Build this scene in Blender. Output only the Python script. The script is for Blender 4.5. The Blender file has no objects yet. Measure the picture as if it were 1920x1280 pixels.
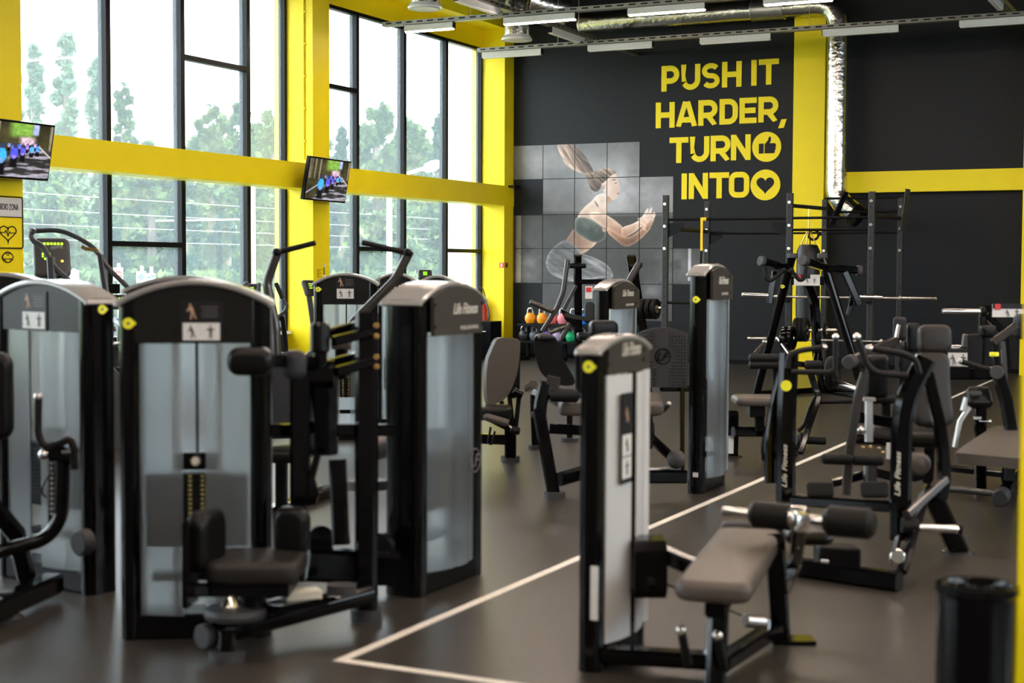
import bpy, math, random
import numpy as np
from mathutils import Vector, Matrix

S = bpy.context.scene
COL = S.collection
random.seed(4)
RNG = np.random.default_rng(7)

# ------------------------------------------------------------------ camera
FOC, YAW, PIT, ROL = 2809.7, .456316576, .0497514852, .00415738890   # focal length in pixels of a 1920 px wide frame
EYE = np.array([0., 0., 1.5])
_cy, _sy, _cp, _sp = math.cos(YAW), math.sin(YAW), math.cos(PIT), math.sin(PIT)
CF = np.array([-_sy*_cp, _cy*_cp, -_sp])
_r = np.array([_cy, _sy, 0.])
_u = np.cross(_r, CF)
CR = _r*math.cos(ROL) + _u*math.sin(ROL)
CU = -_r*math.sin(ROL) + _u*math.cos(ROL)
cam = bpy.data.cameras.new('camera')
cam.sensor_width = 36.0
cam.lens = FOC/1920*36
cam.clip_end = 400
cam.dof.use_dof = True
cam.dof.focus_distance = 19.5
cam.dof.aperture_fstop = 2.5
cam_o = bpy.data.objects.new('camera', cam)
COL.objects.link(cam_o)
cam_o.matrix_world = Matrix(((CR[0], CU[0], -CF[0], EYE[0]), (CR[1], CU[1], -CF[1], EYE[1]), (CR[2], CU[2], -CF[2], EYE[2]), (0, 0, 0, 1)))
S.camera = cam_o

# ------------------------------------------------------------------ sky, exposure
S.view_settings.view_transform = 'Standard'
S.view_settings.look = 'None'
S.view_settings.exposure = 1.72
S.view_settings.gamma = 1.0
S.view_settings.use_curve_mapping = False
world = bpy.data.worlds.new('overcast sky')
S.world = world
world.use_nodes = True
_bg = world.node_tree.nodes['Background']
_bg.inputs[0].default_value = (0.87, 0.94, 1.0, 1)
_bg.inputs[1].default_value = 3.2
sun = bpy.data.lights.new('sun', 'SUN')
sun.energy = 3.2
sun.angle = math.radians(12)
sun.color = (1.0, 0.97, 0.9)
sun_o = bpy.data.objects.new('sun', sun)
COL.objects.link(sun_o)
sun_o.rotation_euler = (math.radians(38), 0, math.radians(60))   # high, from behind the building, onto the trees
LED_POWER = 46.0

# ------------------------------------------------------------------ points
def ray(x, y): return CF + CR*(x-960)/FOC - CU*(y-640)/FOC
def V(x, y, d): return EYE + ray(x, y)*d
def FL(x, y, z=0.):
    r = ray(x, y); return EYE + r*((z-EYE[2])/r[2])
def dep(x, y, z=0.):
    r = ray(x, y); return (z-EYE[2])/r[2]
def PX(x, y, X):
    r = ray(x, y); return EYE + r*(X/r[0])
def PY(x, y, Y):
    r = ray(x, y); return EYE + r*(Y/r[1])
def Q(*pts): return [V(*p) for p in pts]
def P(d, *pts): return [V(x, y, d) for x, y in pts]
EX, EY, EZ = np.eye(3)
HR = np.array([_cy, _sy, 0.])                # level, to the right of the camera's heading
HF = np.array([-_sy, _cy, 0.])               # level, along the camera's heading
def unit(a):
    a = np.asarray(a, float); return a/np.linalg.norm(a)
def A(*a): return np.array(a, float)

# ------------------------------------------------------------------ materials
MT = {}
def mat(name, col, rough=.5, metal=0., spec=.5, noise=0., nscale=60., bump=0., coat=0., emit=None, estr=0.):
    m = bpy.data.materials.new(name); m.use_nodes = True
    nt = m.node_tree; b = nt.nodes['Principled BSDF']
    b.inputs['Base Color'].default_value = (*col, 1)
    b.inputs['Roughness'].default_value = rough
    b.inputs['Metallic'].default_value = metal
    b.inputs['Specular IOR Level'].default_value = spec
    b.inputs['Coat Weight'].default_value = coat
    b.inputs['Coat Roughness'].default_value = .12
    if emit:
        b.inputs['Emission Color'].default_value = (*emit, 1)
        b.inputs['Emission Strength'].default_value = estr
    if noise or bump:
        tc = nt.nodes.new('ShaderNodeTexCoord')
        n = nt.nodes.new('ShaderNodeTexNoise'); n.inputs['Scale'].default_value = nscale; n.inputs['Detail'].default_value = 4
        nt.links.new(tc.outputs['Object'], n.inputs['Vector'])
        if noise:
            r = nt.nodes.new('ShaderNodeValToRGB')
            lo = [max(0, c*(1-noise)) for c in col]; hi = [min(1, c*(1+noise)) for c in col]
            r.color_ramp.elements[0].color = (*lo, 1); r.color_ramp.elements[1].color = (*hi, 1)
            r.color_ramp.elements[0].position = .3; r.color_ramp.elements[1].position = .7
            nt.links.new(n.outputs['Fac'], r.inputs['Fac']); nt.links.new(r.outputs['Color'], b.inputs['Base Color'])
        if bump:
            bp = nt.nodes.new('ShaderNodeBump'); bp.inputs['Strength'].default_value = bump; bp.inputs['Distance'].default_value = .01
            nt.links.new(n.outputs['Fac'], bp.inputs['Height']); nt.links.new(bp.outputs['Normal'], b.inputs['Normal'])
    MT[name] = m
    return m
mat('floor rubber', (.036, .0305, .0255), .32, spec=.36, noise=.35, nscale=55, bump=.12)
mat('charcoal paint', (.0125, .0140, .0172), .42, spec=.16, noise=.08, nscale=14, bump=.03)
mat('black ceiling', (.007, .007, .007), .8, spec=.2, noise=.1, nscale=3)
mat('yellow paint', (.92, .735, .008), .45, spec=.3, noise=.02, nscale=4)
mat('grey plaster', (.22, .215, .21), .8, noise=.05, nscale=3)
mat('black frame', (.005, .0058, .0072), .38, spec=.15, noise=.1, nscale=20)
mat('black gloss', (.002, .002, .0024), .10, spec=.24, noise=.1, nscale=90, bump=.015)
mat('black satin', (.0035, .0035, .004), .36, spec=.13, noise=.1, nscale=90)
mat('rubber', (.009, .009, .0095), .6, spec=.16, noise=.15, nscale=120, bump=.1)
mat('foam grip', (.008, .008, .008), .5, spec=.16, noise=.15, nscale=160, bump=.1)
mat('black vinyl', (.0045, .0045, .0045), .32, spec=.2, noise=.1, nscale=130, bump=.06)
mat('brown sheen vinyl', (.075, .062, .052), .42, spec=.45, noise=.08, nscale=130, bump=.06)  # brown base partly stands for warm light reflected off the pads
mat('dark vinyl', (.020, .0175, .016), .42, spec=.25, noise=.08, nscale=130, bump=.06)
mat('moulded grey', (.024, .024, .027), .5, spec=.25, noise=.08, nscale=80)
mat('grey vinyl', (.020, .021, .024), .5, spec=.25, noise=.08, nscale=130, bump=.05)
mat('header grey', (.012, .0115, .0105), .34, spec=.16, noise=.06, nscale=40)
mat('header grey lit', (.045, .041, .033), .36, spec=.25, noise=.06, nscale=40)  # header grey made lighter for the panels that face the light
mat('cap grey', (.27, .26, .245), .22, spec=.7, noise=.05, nscale=40, coat=.4)
mat('foot grey', (.032, .032, .034), .6, noise=.1, nscale=80)
mat('chrome', (.72, .70, .67), .16, metal=1, noise=.03, nscale=30)
mat('satin steel', (.50, .48, .46), .3, metal=1, noise=.05, nscale=60)
mat('graphite lever', (.055, .05, .047), .2, metal=.5, noise=.05, nscale=40)
mat('iron plate', (.005, .005, .005), .5, spec=.15, noise=.2, nscale=50, bump=.1)
mat('cream plastic', (.60, .55, .45), .4, noise=.05, nscale=30)
mat('white plastic', (.75, .75, .74), .45, noise=.03, nscale=30)
mat('tape white', (.74, .70, .62), .6, noise=.1, nscale=40)
mat('print white', (.66, .66, .64), .5, noise=.04, nscale=40)
mat('print dark', (.010, .010, .011), .45, spec=.25, noise=.1, nscale=40)
mat('print mark', (.11, .10, .10), .5, noise=.1, nscale=60)
mat('print skin', (.45, .28, .18), .5, noise=.2, nscale=60)
mat('print red', (.55, .03, .03), .5, noise=.05, nscale=60)
mat('print blue', (.03, .12, .50), .5, noise=.05, nscale=60)
mat('emblem silver', (.52, .50, .44), .35, spec=.6, noise=.05, nscale=50)
mat('number yellow', (.34, .28, .10), .5, noise=.05, nscale=50)
mat('sticker yellow', (.86, .84, .02), .45, noise=.03, nscale=50)
mat('strap yellow', (.85, .55, .01), .6, noise=.1, nscale=80)
mat('red paint', (.55, .025, .02), .3, noise=.06, nscale=20)
mat('brass', (.55, .36, .12), .3, metal=1, noise=.05, nscale=20)
mat('tray steel', (.42, .42, .38), .42, metal=.8, noise=.1, nscale=30)
mat('lamp white', (.62, .63, .60), .45, noise=.03, nscale=20)
mat('lamp diffuser off', (.70, .70, .68), .5, noise=.02, nscale=20)
mat('lamp diffuser', (.9, .88, .85), .5, noise=.01, nscale=20, emit=(1.0, .80, .66), estr=LED_POWER)
mat('screen green', (.05, .2, .01), .4, noise=.1, nscale=60, emit=(.35, 1., .02), estr=1.2)
mat('screen red', (.2, .02, .01), .4, noise=.1, nscale=60, emit=(1., .1, .05), estr=1.0)
mat('screen amber', (.3, .15, .01), .4, noise=.1, nscale=60, emit=(1., .45, .03), estr=1.0)
mat('console grey', (.055, .052, .05), .45, noise=.08, nscale=40)
mat('rail grey', (.045, .046, .05), .35, metal=.2, noise=.05, nscale=40)
mat('foil duct', (.62, .61, .58), .2, metal=1, noise=.12, nscale=13, bump=.9)
mat('galvanised', (.5, .5, .5), .35, metal=1, noise=.1, nscale=12)
mat('leather', (.012, .0118, .0125), .38, spec=.35, noise=.2, nscale=18, bump=.35)
mat('trunk bark', (.12, .10, .08), .9, noise=.3, nscale=12, bump=.4)
mat('grass', (.16, .22, .08), .9, noise=.3, nscale=3)
mat('asphalt', (.20, .20, .20), .9, noise=.15, nscale=5)
mat('white render', (.80, .80, .78), .8, noise=.03, nscale=3)
for _n, _c in dict(orange=(.85, .33, .01), pink=(.72, .23, .26), coral=(.62, .14, .13), blue=(.01, .18, .60), black=(.018, .018, .02), slate=(.09, .10, .12), purple=(.22, .12, .42), lilac=(.45, .36, .60), green=(.01, .42, .18)).items():
    mat('kettlebell '+_n, _c, .45, noise=.08, nscale=25, bump=.04)

def pattern(name, base, dark, kind):
    m = mat(name, base, .42 if kind == 'slots' else .4, metal=.8 if kind == 'slots' else 0., spec=.35, noise=.08, nscale=30)
    nt = m.node_tree; b = nt.nodes['Principled BSDF']
    tc = nt.nodes.new('ShaderNodeTexCoord'); sp = nt.nodes.new('ShaderNodeSeparateXYZ')
    nt.links.new(tc.outputs['Object' if kind == 'slots' else 'Generated'], sp.inputs[0])
    def mth(op, a, b_=None):
        n = nt.nodes.new('ShaderNodeMath'); n.operation = op
        for i, q in enumerate((a, b_)):
            if q is None: continue
            if isinstance(q, (int, float)): n.inputs[i].default_value = q
            else: nt.links.new(q, n.inputs[i])
        return n.outputs[0]
    X, Y, Z = sp.outputs
    if kind == 'slots':
        f = mth('FRACT', mth('MULTIPLY', mth('ADD', X, Y), 1/.16))
        k = mth('MULTIPLY', mth('LESS_THAN', f, .56), mth('LESS_THAN', mth('ABSOLUTE', mth('SUBTRACT', Z, .028)), .010))
    else:
        f = mth('SUBTRACT', mth('FRACT', mth('MULTIPLY', Z, 19.0)), .5)
        e = mth('ADD', mth('POWER', mth('MULTIPLY', mth('SUBTRACT', X, .5), 1/.15), 2.0), mth('POWER', mth('MULTIPLY', f, 1/.085), 2.0))
        k = mth('MULTIPLY', mth('LESS_THAN', e, 1.0), mth('LESS_THAN', Y, .05))
    mx = nt.nodes.new('ShaderNodeMix'); mx.data_type = 'RGBA'
    old = b.inputs['Base Color'].links[0].from_socket
    nt.links.new(k, mx.inputs[0]); nt.links.new(old, mx.inputs[6]); mx.inputs[7].default_value = (*dark, 1)
    nt.links.new(mx.outputs[2], b.inputs['Base Color'])
pattern('slotted steel', (.24, .24, .22), (.02, .02, .02), 'slots')
pattern('drilled post', (.020, .0215, .025), (.001, .001, .001), 'holes')

def vcol_mat(name, rough=.5, emit=0.):
    m = bpy.data.materials.new(name); m.use_nodes = True
    nt = m.node_tree; b = nt.nodes['Principled BSDF']
    a = nt.nodes.new('ShaderNodeVertexColor'); a.layer_name = 'print'
    nt.links.new(a.outputs['Color'], b.inputs['Base Color'])
    b.inputs['Roughness'].default_value = rough
    if emit:
        nt.links.new(a.outputs['Color'], b.inputs['Emission Color'])
        b.inputs['Emission Strength'].default_value = emit
    MT[name] = m
    return m
vcol_mat('mural print', .42)
vcol_mat('tv picture', .25, .26)

def frosted(name, tint, trans, clear, refr=0.):
    m = bpy.data.materials.new(name); m.use_nodes = True
    nt = m.node_tree; nt.nodes.clear()
    out = nt.nodes.new('ShaderNodeOutputMaterial')
    d = nt.nodes.new('ShaderNodeBsdfDiffuse'); t = nt.nodes.new('ShaderNodeBsdfTranslucent'); tr = nt.nodes.new('ShaderNodeBsdfRefraction' if refr else 'ShaderNodeBsdfTransparent'); g = nt.nodes.new('ShaderNodeBsdfGlossy')
    n = nt.nodes.new('ShaderNodeTexNoise'); n.inputs['Scale'].default_value = 3
    r = nt.nodes.new('ShaderNodeValToRGB')
    r.color_ramp.elements[0].color = (*[c*.95 for c in tint], 1); r.color_ramp.elements[1].color = (*tint, 1)
    nt.links.new(n.outputs['Fac'], r.inputs['Fac'])
    for k in (d, t): nt.links.new(r.outputs['Color'], k.inputs['Color'])
    tr.inputs['Color'].default_value = (.92, .94, .95, 1) if not refr else (.95, .985, 1, 1)
    if refr: tr.inputs['Roughness'].default_value = refr; tr.inputs['IOR'].default_value = 1.18
    g.inputs['Roughness'].default_value = .22
    m1 = nt.nodes.new('ShaderNodeMixShader'); m1.inputs[0].default_value = trans
    nt.links.new(d.outputs[0], m1.inputs[1]); nt.links.new(t.outputs[0], m1.inputs[2])
    m2 = nt.nodes.new('ShaderNodeMixShader'); m2.inputs[0].default_value = clear
    nt.links.new(m1.outputs[0], m2.inputs[1]); nt.links.new(tr.outputs[0], m2.inputs[2])
    lw = nt.nodes.new('ShaderNodeLayerWeight'); lw.inputs['Blend'].default_value = .5
    pw = nt.nodes.new('ShaderNodeMath'); pw.operation = 'POWER'; pw.inputs[1].default_value = 4
    fr = nt.nodes.new('ShaderNodeMath'); fr.operation = 'MULTIPLY_ADD'; fr.inputs[1].default_value = .5; fr.inputs[2].default_value = .04
    nt.links.new(lw.outputs['Facing'], pw.inputs[0]); nt.links.new(pw.outputs[0], fr.inputs[0])
    m3 = nt.nodes.new('ShaderNodeMixShader')
    nt.links.new(fr.outputs[0], m3.inputs[0]); nt.links.new(m2.outputs[0], m3.inputs[1]); nt.links.new(g.outputs[0], m3.inputs[2])
    nt.links.new(m3.outputs[0], out.inputs[0])
    MT[name] = m
    return m
frosted('frosted acrylic', (.86, .90, .93), .75, .82, .42)
frosted('white acrylic', (.86, .86, .87), .35, .10)
frosted('window glass', (.80, .92, .97), .90, .945)  # slight white translucency puts a glare veil over the view outside
MT['window glass'].node_tree.nodes['Glossy BSDF'].inputs['Roughness'].default_value = .02

def leaf_mat(name, c0, c1):
    m = bpy.data.materials.new(name); m.use_nodes = True
    nt = m.node_tree; nt.nodes.clear()
    out = nt.nodes.new('ShaderNodeOutputMaterial')
    gm = nt.nodes.new('ShaderNodeNewGeometry')
    r = nt.nodes.new('ShaderNodeValToRGB')
    r.color_ramp.elements[0].color = (*c0, 1); r.color_ramp.elements[1].color = (*c1, 1)
    nt.links.new(gm.outputs['Random Per Island'], r.inputs['Fac'])
    d = nt.nodes.new('ShaderNodeBsdfDiffuse'); t = nt.nodes.new('ShaderNodeBsdfTranslucent')
    nt.links.new(r.outputs['Color'], d.inputs['Color']); nt.links.new(r.outputs['Color'], t.inputs['Color'])
    mx = nt.nodes.new('ShaderNodeMixShader'); mx.inputs[0].default_value = .35
    nt.links.new(d.outputs[0], mx.inputs[1]); nt.links.new(t.outputs[0], mx.inputs[2])
    nt.links.new(mx.outputs[0], out.inputs[0])
    MT[name] = m
leaf_mat('poplar leaves', (.07, .12, .08), (.16, .22, .14))
leaf_mat('maple leaves', (.018, .05, .03), (.13, .18, .07))
leaf_mat('spruce needles', (.007, .028, .024), (.06, .11, .075))

# ------------------------------------------------------------------ mesh builder
def fillet(pts, rad, n=6):
    pts = [np.asarray(p, float) for p in pts]
    out = [pts[0]]
    for i in range(1, len(pts)-1):
        a, b, c = pts[i-1], pts[i], pts[i+1]
        la, lc = np.linalg.norm(a-b), np.linalg.norm(c-b)
        r = min(rad, la*.49, lc*.49)
        p0 = b+(a-b)/la*r; p1 = b+(c-b)/lc*r
        for k in range(n+1):
            t = k/n
            out.append((1-t)**2*p0 + 2*t*(1-t)*b + t*t*p1)
    out.append(pts[-1])
    return out

class MB:
    def __init__(s): s.v = []; s.f = []
    def add(s, vs, fs):
        o = len(s.v)
        s.v += [tuple(p) for p in vs]
        s.f += [tuple(i+o for i in f) for f in fs]
        return s
    def box(s, c, ux, uy, uz, sx, sy, sz):
        c = np.asarray(c, float); X, Y, Z = np.asarray(ux)*sx/2, np.asarray(uy)*sy/2, np.asarray(uz)*sz/2
        e = min(sx, sy, sz)*.08
        # box with lightly cut edges: two nested rings per end
        vs = []
        for k, (dz, ins) in enumerate(((-1, e), (-1+2*e/sz, 0), (1-2*e/sz, 0), (1, e))):
            ax, ay = 1-2*ins/sx, 1-2*ins/sy
            cx, cy = 1-2*e/sx, 1-2*e/sy
            if ins: q = [(-ax, -ay), (ax, -ay), (ax, ay), (-ax, ay)]; q = [q[0], q[0], q[1], q[1], q[2], q[2], q[3], q[3]]
            else: q = [(-1, -cy), (-cx, -1), (cx, -1), (1, -cy), (1, cy), (cx, 1), (-cx, 1), (-1, cy)]
            if ins:
                q = [(-1+2*e/sx, -cy), (-cx, -1+2*e/sy), (cx, -1+2*e/sy), (1-2*e/sx, -cy), (1-2*e/sx, cy), (cx, 1-2*e/sy), (-cx, 1-2*e/sy), (-1+2*e/sx, cy)]
            vs += [c+X*a+Y*b+Z*dz for a, b in q]
        fs = [tuple(range(7, -1, -1)), tuple(range(24, 32))]
        for k in range(3):
            for i in range(8):
                j = (i+1) % 8
                fs.append((k*8+i, k*8+j, k*8+8+j, k*8+8+i))
        return s.add(vs, fs)
    def abox(s, x0, x1, y0, y1, z0, z1):
        vs = [(x, y, z) for z in (z0, z1) for x, y in ((x0, y0), (x1, y0), (x1, y1), (x0, y1))]
        return s.add(vs, [(3, 2, 1, 0), (4, 5, 6, 7), (0, 1, 5, 4), (1, 2, 6, 5), (2, 3, 7, 6), (3, 0, 4, 7)])
    def prism(s, poly, vec):
        n = len(poly); vec = np.asarray(vec, float)
        a = [np.asarray(p, float) for p in poly]
        # keep outward faces: compare polygon normal with vec
        nn = np.zeros(3)
        for i in range(n): nn += np.cross(a[i], a[(i+1) % n])
        if nn@vec < 0: a = a[::-1]
        vs = a+[p+vec for p in a]
        fs = [tuple(range(n-1, -1, -1)), tuple(range(n, 2*n))]+[(i, (i+1) % n, n+(i+1) % n, n+i) for i in range(n)]
        return s.add(vs, fs)
    def sweep(s, pts, prof, up=None, caps=True, closed=False):
        pts = [np.asarray(p, float) for p in pts]
        n = len(pts)
        seg = [unit(pts[i+1]-pts[i]) for i in range(n-1)]
        if closed: seg.append(unit(pts[0]-pts[-1]))
        t0 = seg[0]
        u = np.asarray(up if up is not None else (0, 0, 1), float)
        if abs(u@t0) > .95: u = np.array([1., 0, 0]) if abs(t0[0]) < .8 else np.array([0, 1., 0])
        n0 = unit(seg[-1]+seg[0]) if closed else t0
        sx = unit(np.cross(t0, u)); sy = np.cross(sx, t0)
        ring = []
        for a, b in prof:
            p = pts[0]+sx*a+sy*b
            k = ((pts[0]-p)@n0)/(t0@n0)
            ring.append(p+t0*k)
        rings = [ring]
        for i in range(1, n):
            t = seg[i-1]
            nn = t if (i == n-1 and not closed) else unit(t+(seg[i] if i < len(seg) else seg[0]))
            den = t@nn
            if abs(den) < .15: nn = t; den = 1
            ring = [p+t*(((pts[i]-p)@nn)/den) for p in ring]
            rings.append(ring)
        m = len(prof); vs = [p for r in rings for p in r]; fs = []
        last = n if closed else n-1
        for i in range(last):
            a, b = i*m, ((i+1) % n)*m
            for k in range(m):
                j = (k+1) % m
                fs.append((a+k, a+j, b+j, b+k))
        if caps and not closed:
            fs.append(tuple(range(m-1, -1, -1))); fs.append(tuple(range((n-1)*m, n*m)))
        return s.add(vs, fs)
    def tube(s, pts, r, fil=0., n=12, closed=False):
        if fil: pts = fillet(pts, fil)
        prof = [(r*math.cos(2*math.pi*k/n), r*math.sin(2*math.pi*k/n)) for k in range(n)]
        return s.sweep(pts, prof, closed=closed)
    def bar(s, pts, w, h, up=None, fil=0., ch=.18):
        if fil: pts = fillet(pts, fil)
        a, b = w/2, h/2; e = min(w, h)*ch
        prof = [(-a+e, -b), (a-e, -b), (a, -b+e), (a, b-e), (a-e, b), (-a+e, b), (-a, b-e), (-a, -b+e)]
        return s.sweep(pts, prof, up)
    def flatoval(s, pts, w, h, up=None, fil=0., n=6):
        if fil: pts = fillet(pts, fil)
        r = min(w, h)/2; a, b = w/2-r, h/2-r
        prof = []
        for cx, cy, q in ((a, b, 0), (-a, b, 1), (-a, -b, 2), (a, -b, 3)):
            for k in range(n+1):
                th = (q+k/n)*math.pi/2
                prof.append((cx+r*math.cos(th), cy+r*math.sin(th)))
        return s.sweep(pts, prof, up)
    def lathe(s, base, ax, prof, n=24):
        base = np.asarray(base, float); ax = unit(ax)
        u = np.array([0, 0, 1.]) if abs(ax[2]) < .9 else np.array([1., 0, 0])
        sx = unit(np.cross(u, ax)); sy = np.cross(ax, sx)
        vs = []; m = len(prof)
        for r, z in prof:
            for k in range(n):
                th = 2*math.pi*k/n
                vs.append(base+ax*z+(sx*math.cos(th)+sy*math.sin(th))*max(r, 1e-4))
        fs = []
        for i in range(m-1):
            for k in range(n):
                j = (k+1) % n
                fs.append((i*n+k, i*n+j, i*n+n+j, i*n+n+k))
        fs.append(tuple(range(n-1, -1, -1))); fs.append(tuple(range((m-1)*n, m*n)))
        return s.add(vs, fs)
    def cyl(s, p0, p1, r, r1=None, n=20, e=None):
        p0, p1 = np.asarray(p0, float), np.asarray(p1, float)
        L = np.linalg.norm(p1-p0); r1 = r if r1 is None else r1
        e = min(r, L)*.12 if e is None else e
        return s.lathe(p0, p1-p0, [(r-e, 0), (r, e), (r1, L-e), (r1-e, L)], n)
    def roll(s, p0, p1, r, n=24):
        return s.cyl(p0, p1, r, n=n, e=r*.35)
    def ball(s, c, r, n=14):
        prof = [(r*math.sin(math.pi*k/n), -r*math.cos(math.pi*k/n)) for k in range(n+1)]
        return s.lathe(c, (0, 0, 1), prof, n*2)
    def pad(s, c, ux, uy, w, h, t, rad=.05, taper=(1, 1), soft=None, waist=0.):
        """cushion: w along ux, h along uy, t thick along ux x uy; taper = width factors at bottom and top"""
        c = np.asarray(c, float); ux = unit(ux); uy = unit(uy); un = unit(np.cross(ux, uy)); uy = np.cross(un, ux)
        e = min(t*.5, .03) if soft is None else soft
        rings = []
        lay = []
        K = 4
        for k in range(K+1):
            th = math.pi/2*k/K
            lay.append((e*(1-math.sin(th)), -t/2+e*(1-math.cos(th))))
        for k in range(K, -1, -1):
            th = math.pi/2*k/K
            lay.append((e*(1-math.sin(th)), t/2-e*(1-math.cos(th))))
        for ins, z in lay:
            ww, hh, rr = w/2-ins, h/2-ins, max(rad-ins*.6, .004)
            rr = min(rr, ww*.98, hh*.98)
            q = []
            for cx, cy, qd in ((ww-rr, hh-rr, 0), (-ww+rr, hh-rr, 1), (-ww+rr, -hh+rr, 2), (ww-rr, -hh+rr, 3)):
                for k in range(6):
                    a = (qd+k/5)*math.pi/2
                    q.append((cx+rr*math.cos(a), cy+rr*math.sin(a)))
                if waist and qd in (0, 2):
                    pass
            # extra points down both long sides so that a waist can be drawn in
            def long(x, y0, y1): return [(x, y0+(y1-y0)*k/8) for k in range(1, 8)]
            q2 = q[:12]+long(-ww, hh-rr, -hh+rr)+q[12:]+long(ww, -hh+rr, hh-rr)
            ring = []
            for x, y in q2:
                tt = min(1, max(0, y/h+.5)); k = taper[0]+(taper[1]-taper[0])*tt
                k *= 1-waist*math.sin(math.pi*tt)**2
                ring.append(c+ux*x*k+uy*y+un*z)
            rings.append(ring)
        m = len(rings[0]); vs = [p for r in rings for p in r]; fs = []
        for i in range(len(rings)-1):
            for k in range(m):
                j = (k+1) % m
                fs.append((i*m+k, i*m+j, i*m+m+j, i*m+m+k))
        fs.append(tuple(range(m-1, -1, -1))); fs.append(tuple(range((len(rings)-1)*m, len(rings)*m)))
        return s.add(vs, fs)
    def obj(s, name, material, parent=None, label=None, loc=None, smooth=35):
        root = parent
        while root is not None and root.parent is not None: root = root.parent
        off = np.array(root['_o']) if root is not None else (np.asarray(loc, float) if loc is not None else np.zeros(3))
        me = bpy.data.meshes.new(name)
        me.from_pydata([tuple(np.asarray(p)-off) for p in s.v], [], s.f)
        me.materials.append(MT[material] if isinstance(material, str) else material)
        if smooth:
            me.polygons.foreach_set('use_smooth', [True]*len(me.polygons))
            me.set_sharp_from_angle(angle=math.radians(smooth))
        me.update()
        o = bpy.data.objects.new(name, me)
        COL.objects.link(o)
        if parent is not None: o.parent = parent
        else:
            o.location = off; o['_o'] = tuple(float(x) for x in off)
        if label: o['label'] = label
        return o

def thing(name, label, cat, loc, group=None):
    o = bpy.data.objects.new(name, None); COL.objects.link(o)
    o.empty_display_size = .1
    o.location = [float(x) for x in loc]; o['_o'] = tuple(float(x) for x in loc)
    o['label'] = label; o['category'] = cat
    if group: o['group'] = group
    return o
def tag(o, label, cat, group=None):
    o['label'] = label; o['category'] = cat
    if group: o['group'] = group
    return o
def struct(o): o['kind'] = 'structure'; return o
def dup(root, loc, label=None, group=None):
    r = root.copy(); COL.objects.link(r)
    r.location = [float(x) for x in loc]; r['_o'] = tuple(float(x) for x in loc)
    if label: r['label'] = label
    if group: r['group'] = group
    for ch in list(root.children):
        c = ch.copy(); COL.objects.link(c); c.parent = r
        for g in list(ch.children):
            d = g.copy(); COL.objects.link(d); d.parent = c
    return r

_fonts = {}
def text(mb, body, c, ux, uy, height, depth=.002, shear=0., bold=0., width=None, align='CENTER'):
    """flat raised lettering centred on c, running along ux"""
    cu = bpy.data.curves.new('lettering', 'FONT'); cu.body = body; cu.size = 1; cu.shear = shear
    cu.offset = bold; cu.extrude = 0; cu.resolution_u = 3; cu.fill_mode = 'FRONT'
    ob = bpy.data.objects.new('lettering', cu); COL.objects.link(ob)
    dg = bpy.context.evaluated_depsgraph_get(); dg.update()
    me = ob.evaluated_get(dg).to_mesh()
    vs = np.array([tuple(v.co) for v in me.vertices]); fs = [tuple(p.vertices) for p in me.polygons]
    ob.evaluated_get(dg).to_mesh_clear()
    bpy.data.objects.remove(ob); bpy.data.curves.remove(cu)
    if not len(vs): return mb
    lo, hi = vs.min(0), vs.max(0)
    k = height/(hi[1]-lo[1]); kx = k if width is None else width/(hi[0]-lo[0])
    ux, uy = unit(ux), unit(uy); un = np.cross(ux, uy); c = np.asarray(c, float)
    out = []
    for x, y, _ in vs:
        x0 = x-(lo[0]+hi[0])/2
        out.append(c+ux*x0*kx+uy*(y-(lo[1]+hi[1])/2)*k+un*depth)
    n = len(out)
    back = [p-un*depth for p in out]
    mb.add(out+back, fs)
    # side walls along boundary edges
    cnt = {}
    for f in fs:
        for i in range(len(f)):
            a, b = f[i], f[(i+1) % len(f)]
            cnt[(a, b)] = 1
    o = len(mb.v)-2*n
    for (a, b) in cnt:
        if (b, a) not in cnt: mb.f.append((o+a, o+a+n, o+b+n, o+b))
    return mb
def disc(mb, c, un, r, t=.002, up=EZ, n=24):
    return mb.lathe(c, un, [(r, 0), (r, t)], n)
# ------------------------------------------------------------------ the hall
YB = FL(1375, 682)[1]          # back wall
XC = -11.034                   # room face of the window columns
XG = -11.44                    # room face of the window frames
ZC = 6.6
XR, YR = 7.0, -4.5

struct(MB().abox(XG-.3, XR, YR, YB+.2, -.12, 0).obj('floor', 'floor rubber', smooth=0))
struct(MB().abox(XG-.3, XR, YR, YB+.2, ZC, ZC+.15).obj('ceiling', 'black ceiling', smooth=0))
struct(MB().abox(XG-.3, XR, YB, YB+.2, 0, ZC).obj('wall_back', 'charcoal paint', smooth=0))
struct(MB().abox(XR, XR+.2, YR, YB, 0, 2.3).abox(XR, XR+.2, YR, YB, 4.6, ZC).abox(XR, XR+.2, YR, -1, 2.3, 4.6).abox(XR, XR+.2, 4.6, 5.2, 2.3, 4.6).abox(XR, XR+.2, 10.8, 11.4, 2.3, 4.6).abox(XR, XR+.2, 17, YB, 2.3, 4.6).obj('wall_right', 'grey plaster', smooth=0))
struct(MB().abox(XG-.3, XR, YR-.2, YR, 0, ZC).obj('wall_rear', 'grey plaster', smooth=0))
struct(MB().abox(XG-.25, XG-.02, YR, YB, 0, .60).obj('wall_left', 'black frame', smooth=0))
struct(MB().abox(XG-.25, XG+.06, YR, YB, .60, .64).obj('trim_sill', 'white plastic', smooth=0))
struct(MB().abox(XG-.25, XG, YR, YB, 5.10, ZC).obj('wall_left_upper', 'yellow paint', smooth=0))
for o in [x for x in COL.objects if x.name in ('trim_sill', 'wall_left_upper')]:
    o.name = {'trim_sill': 'trim_1', 'wall_left_upper': 'wall_left_top'}[o.name]
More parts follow.
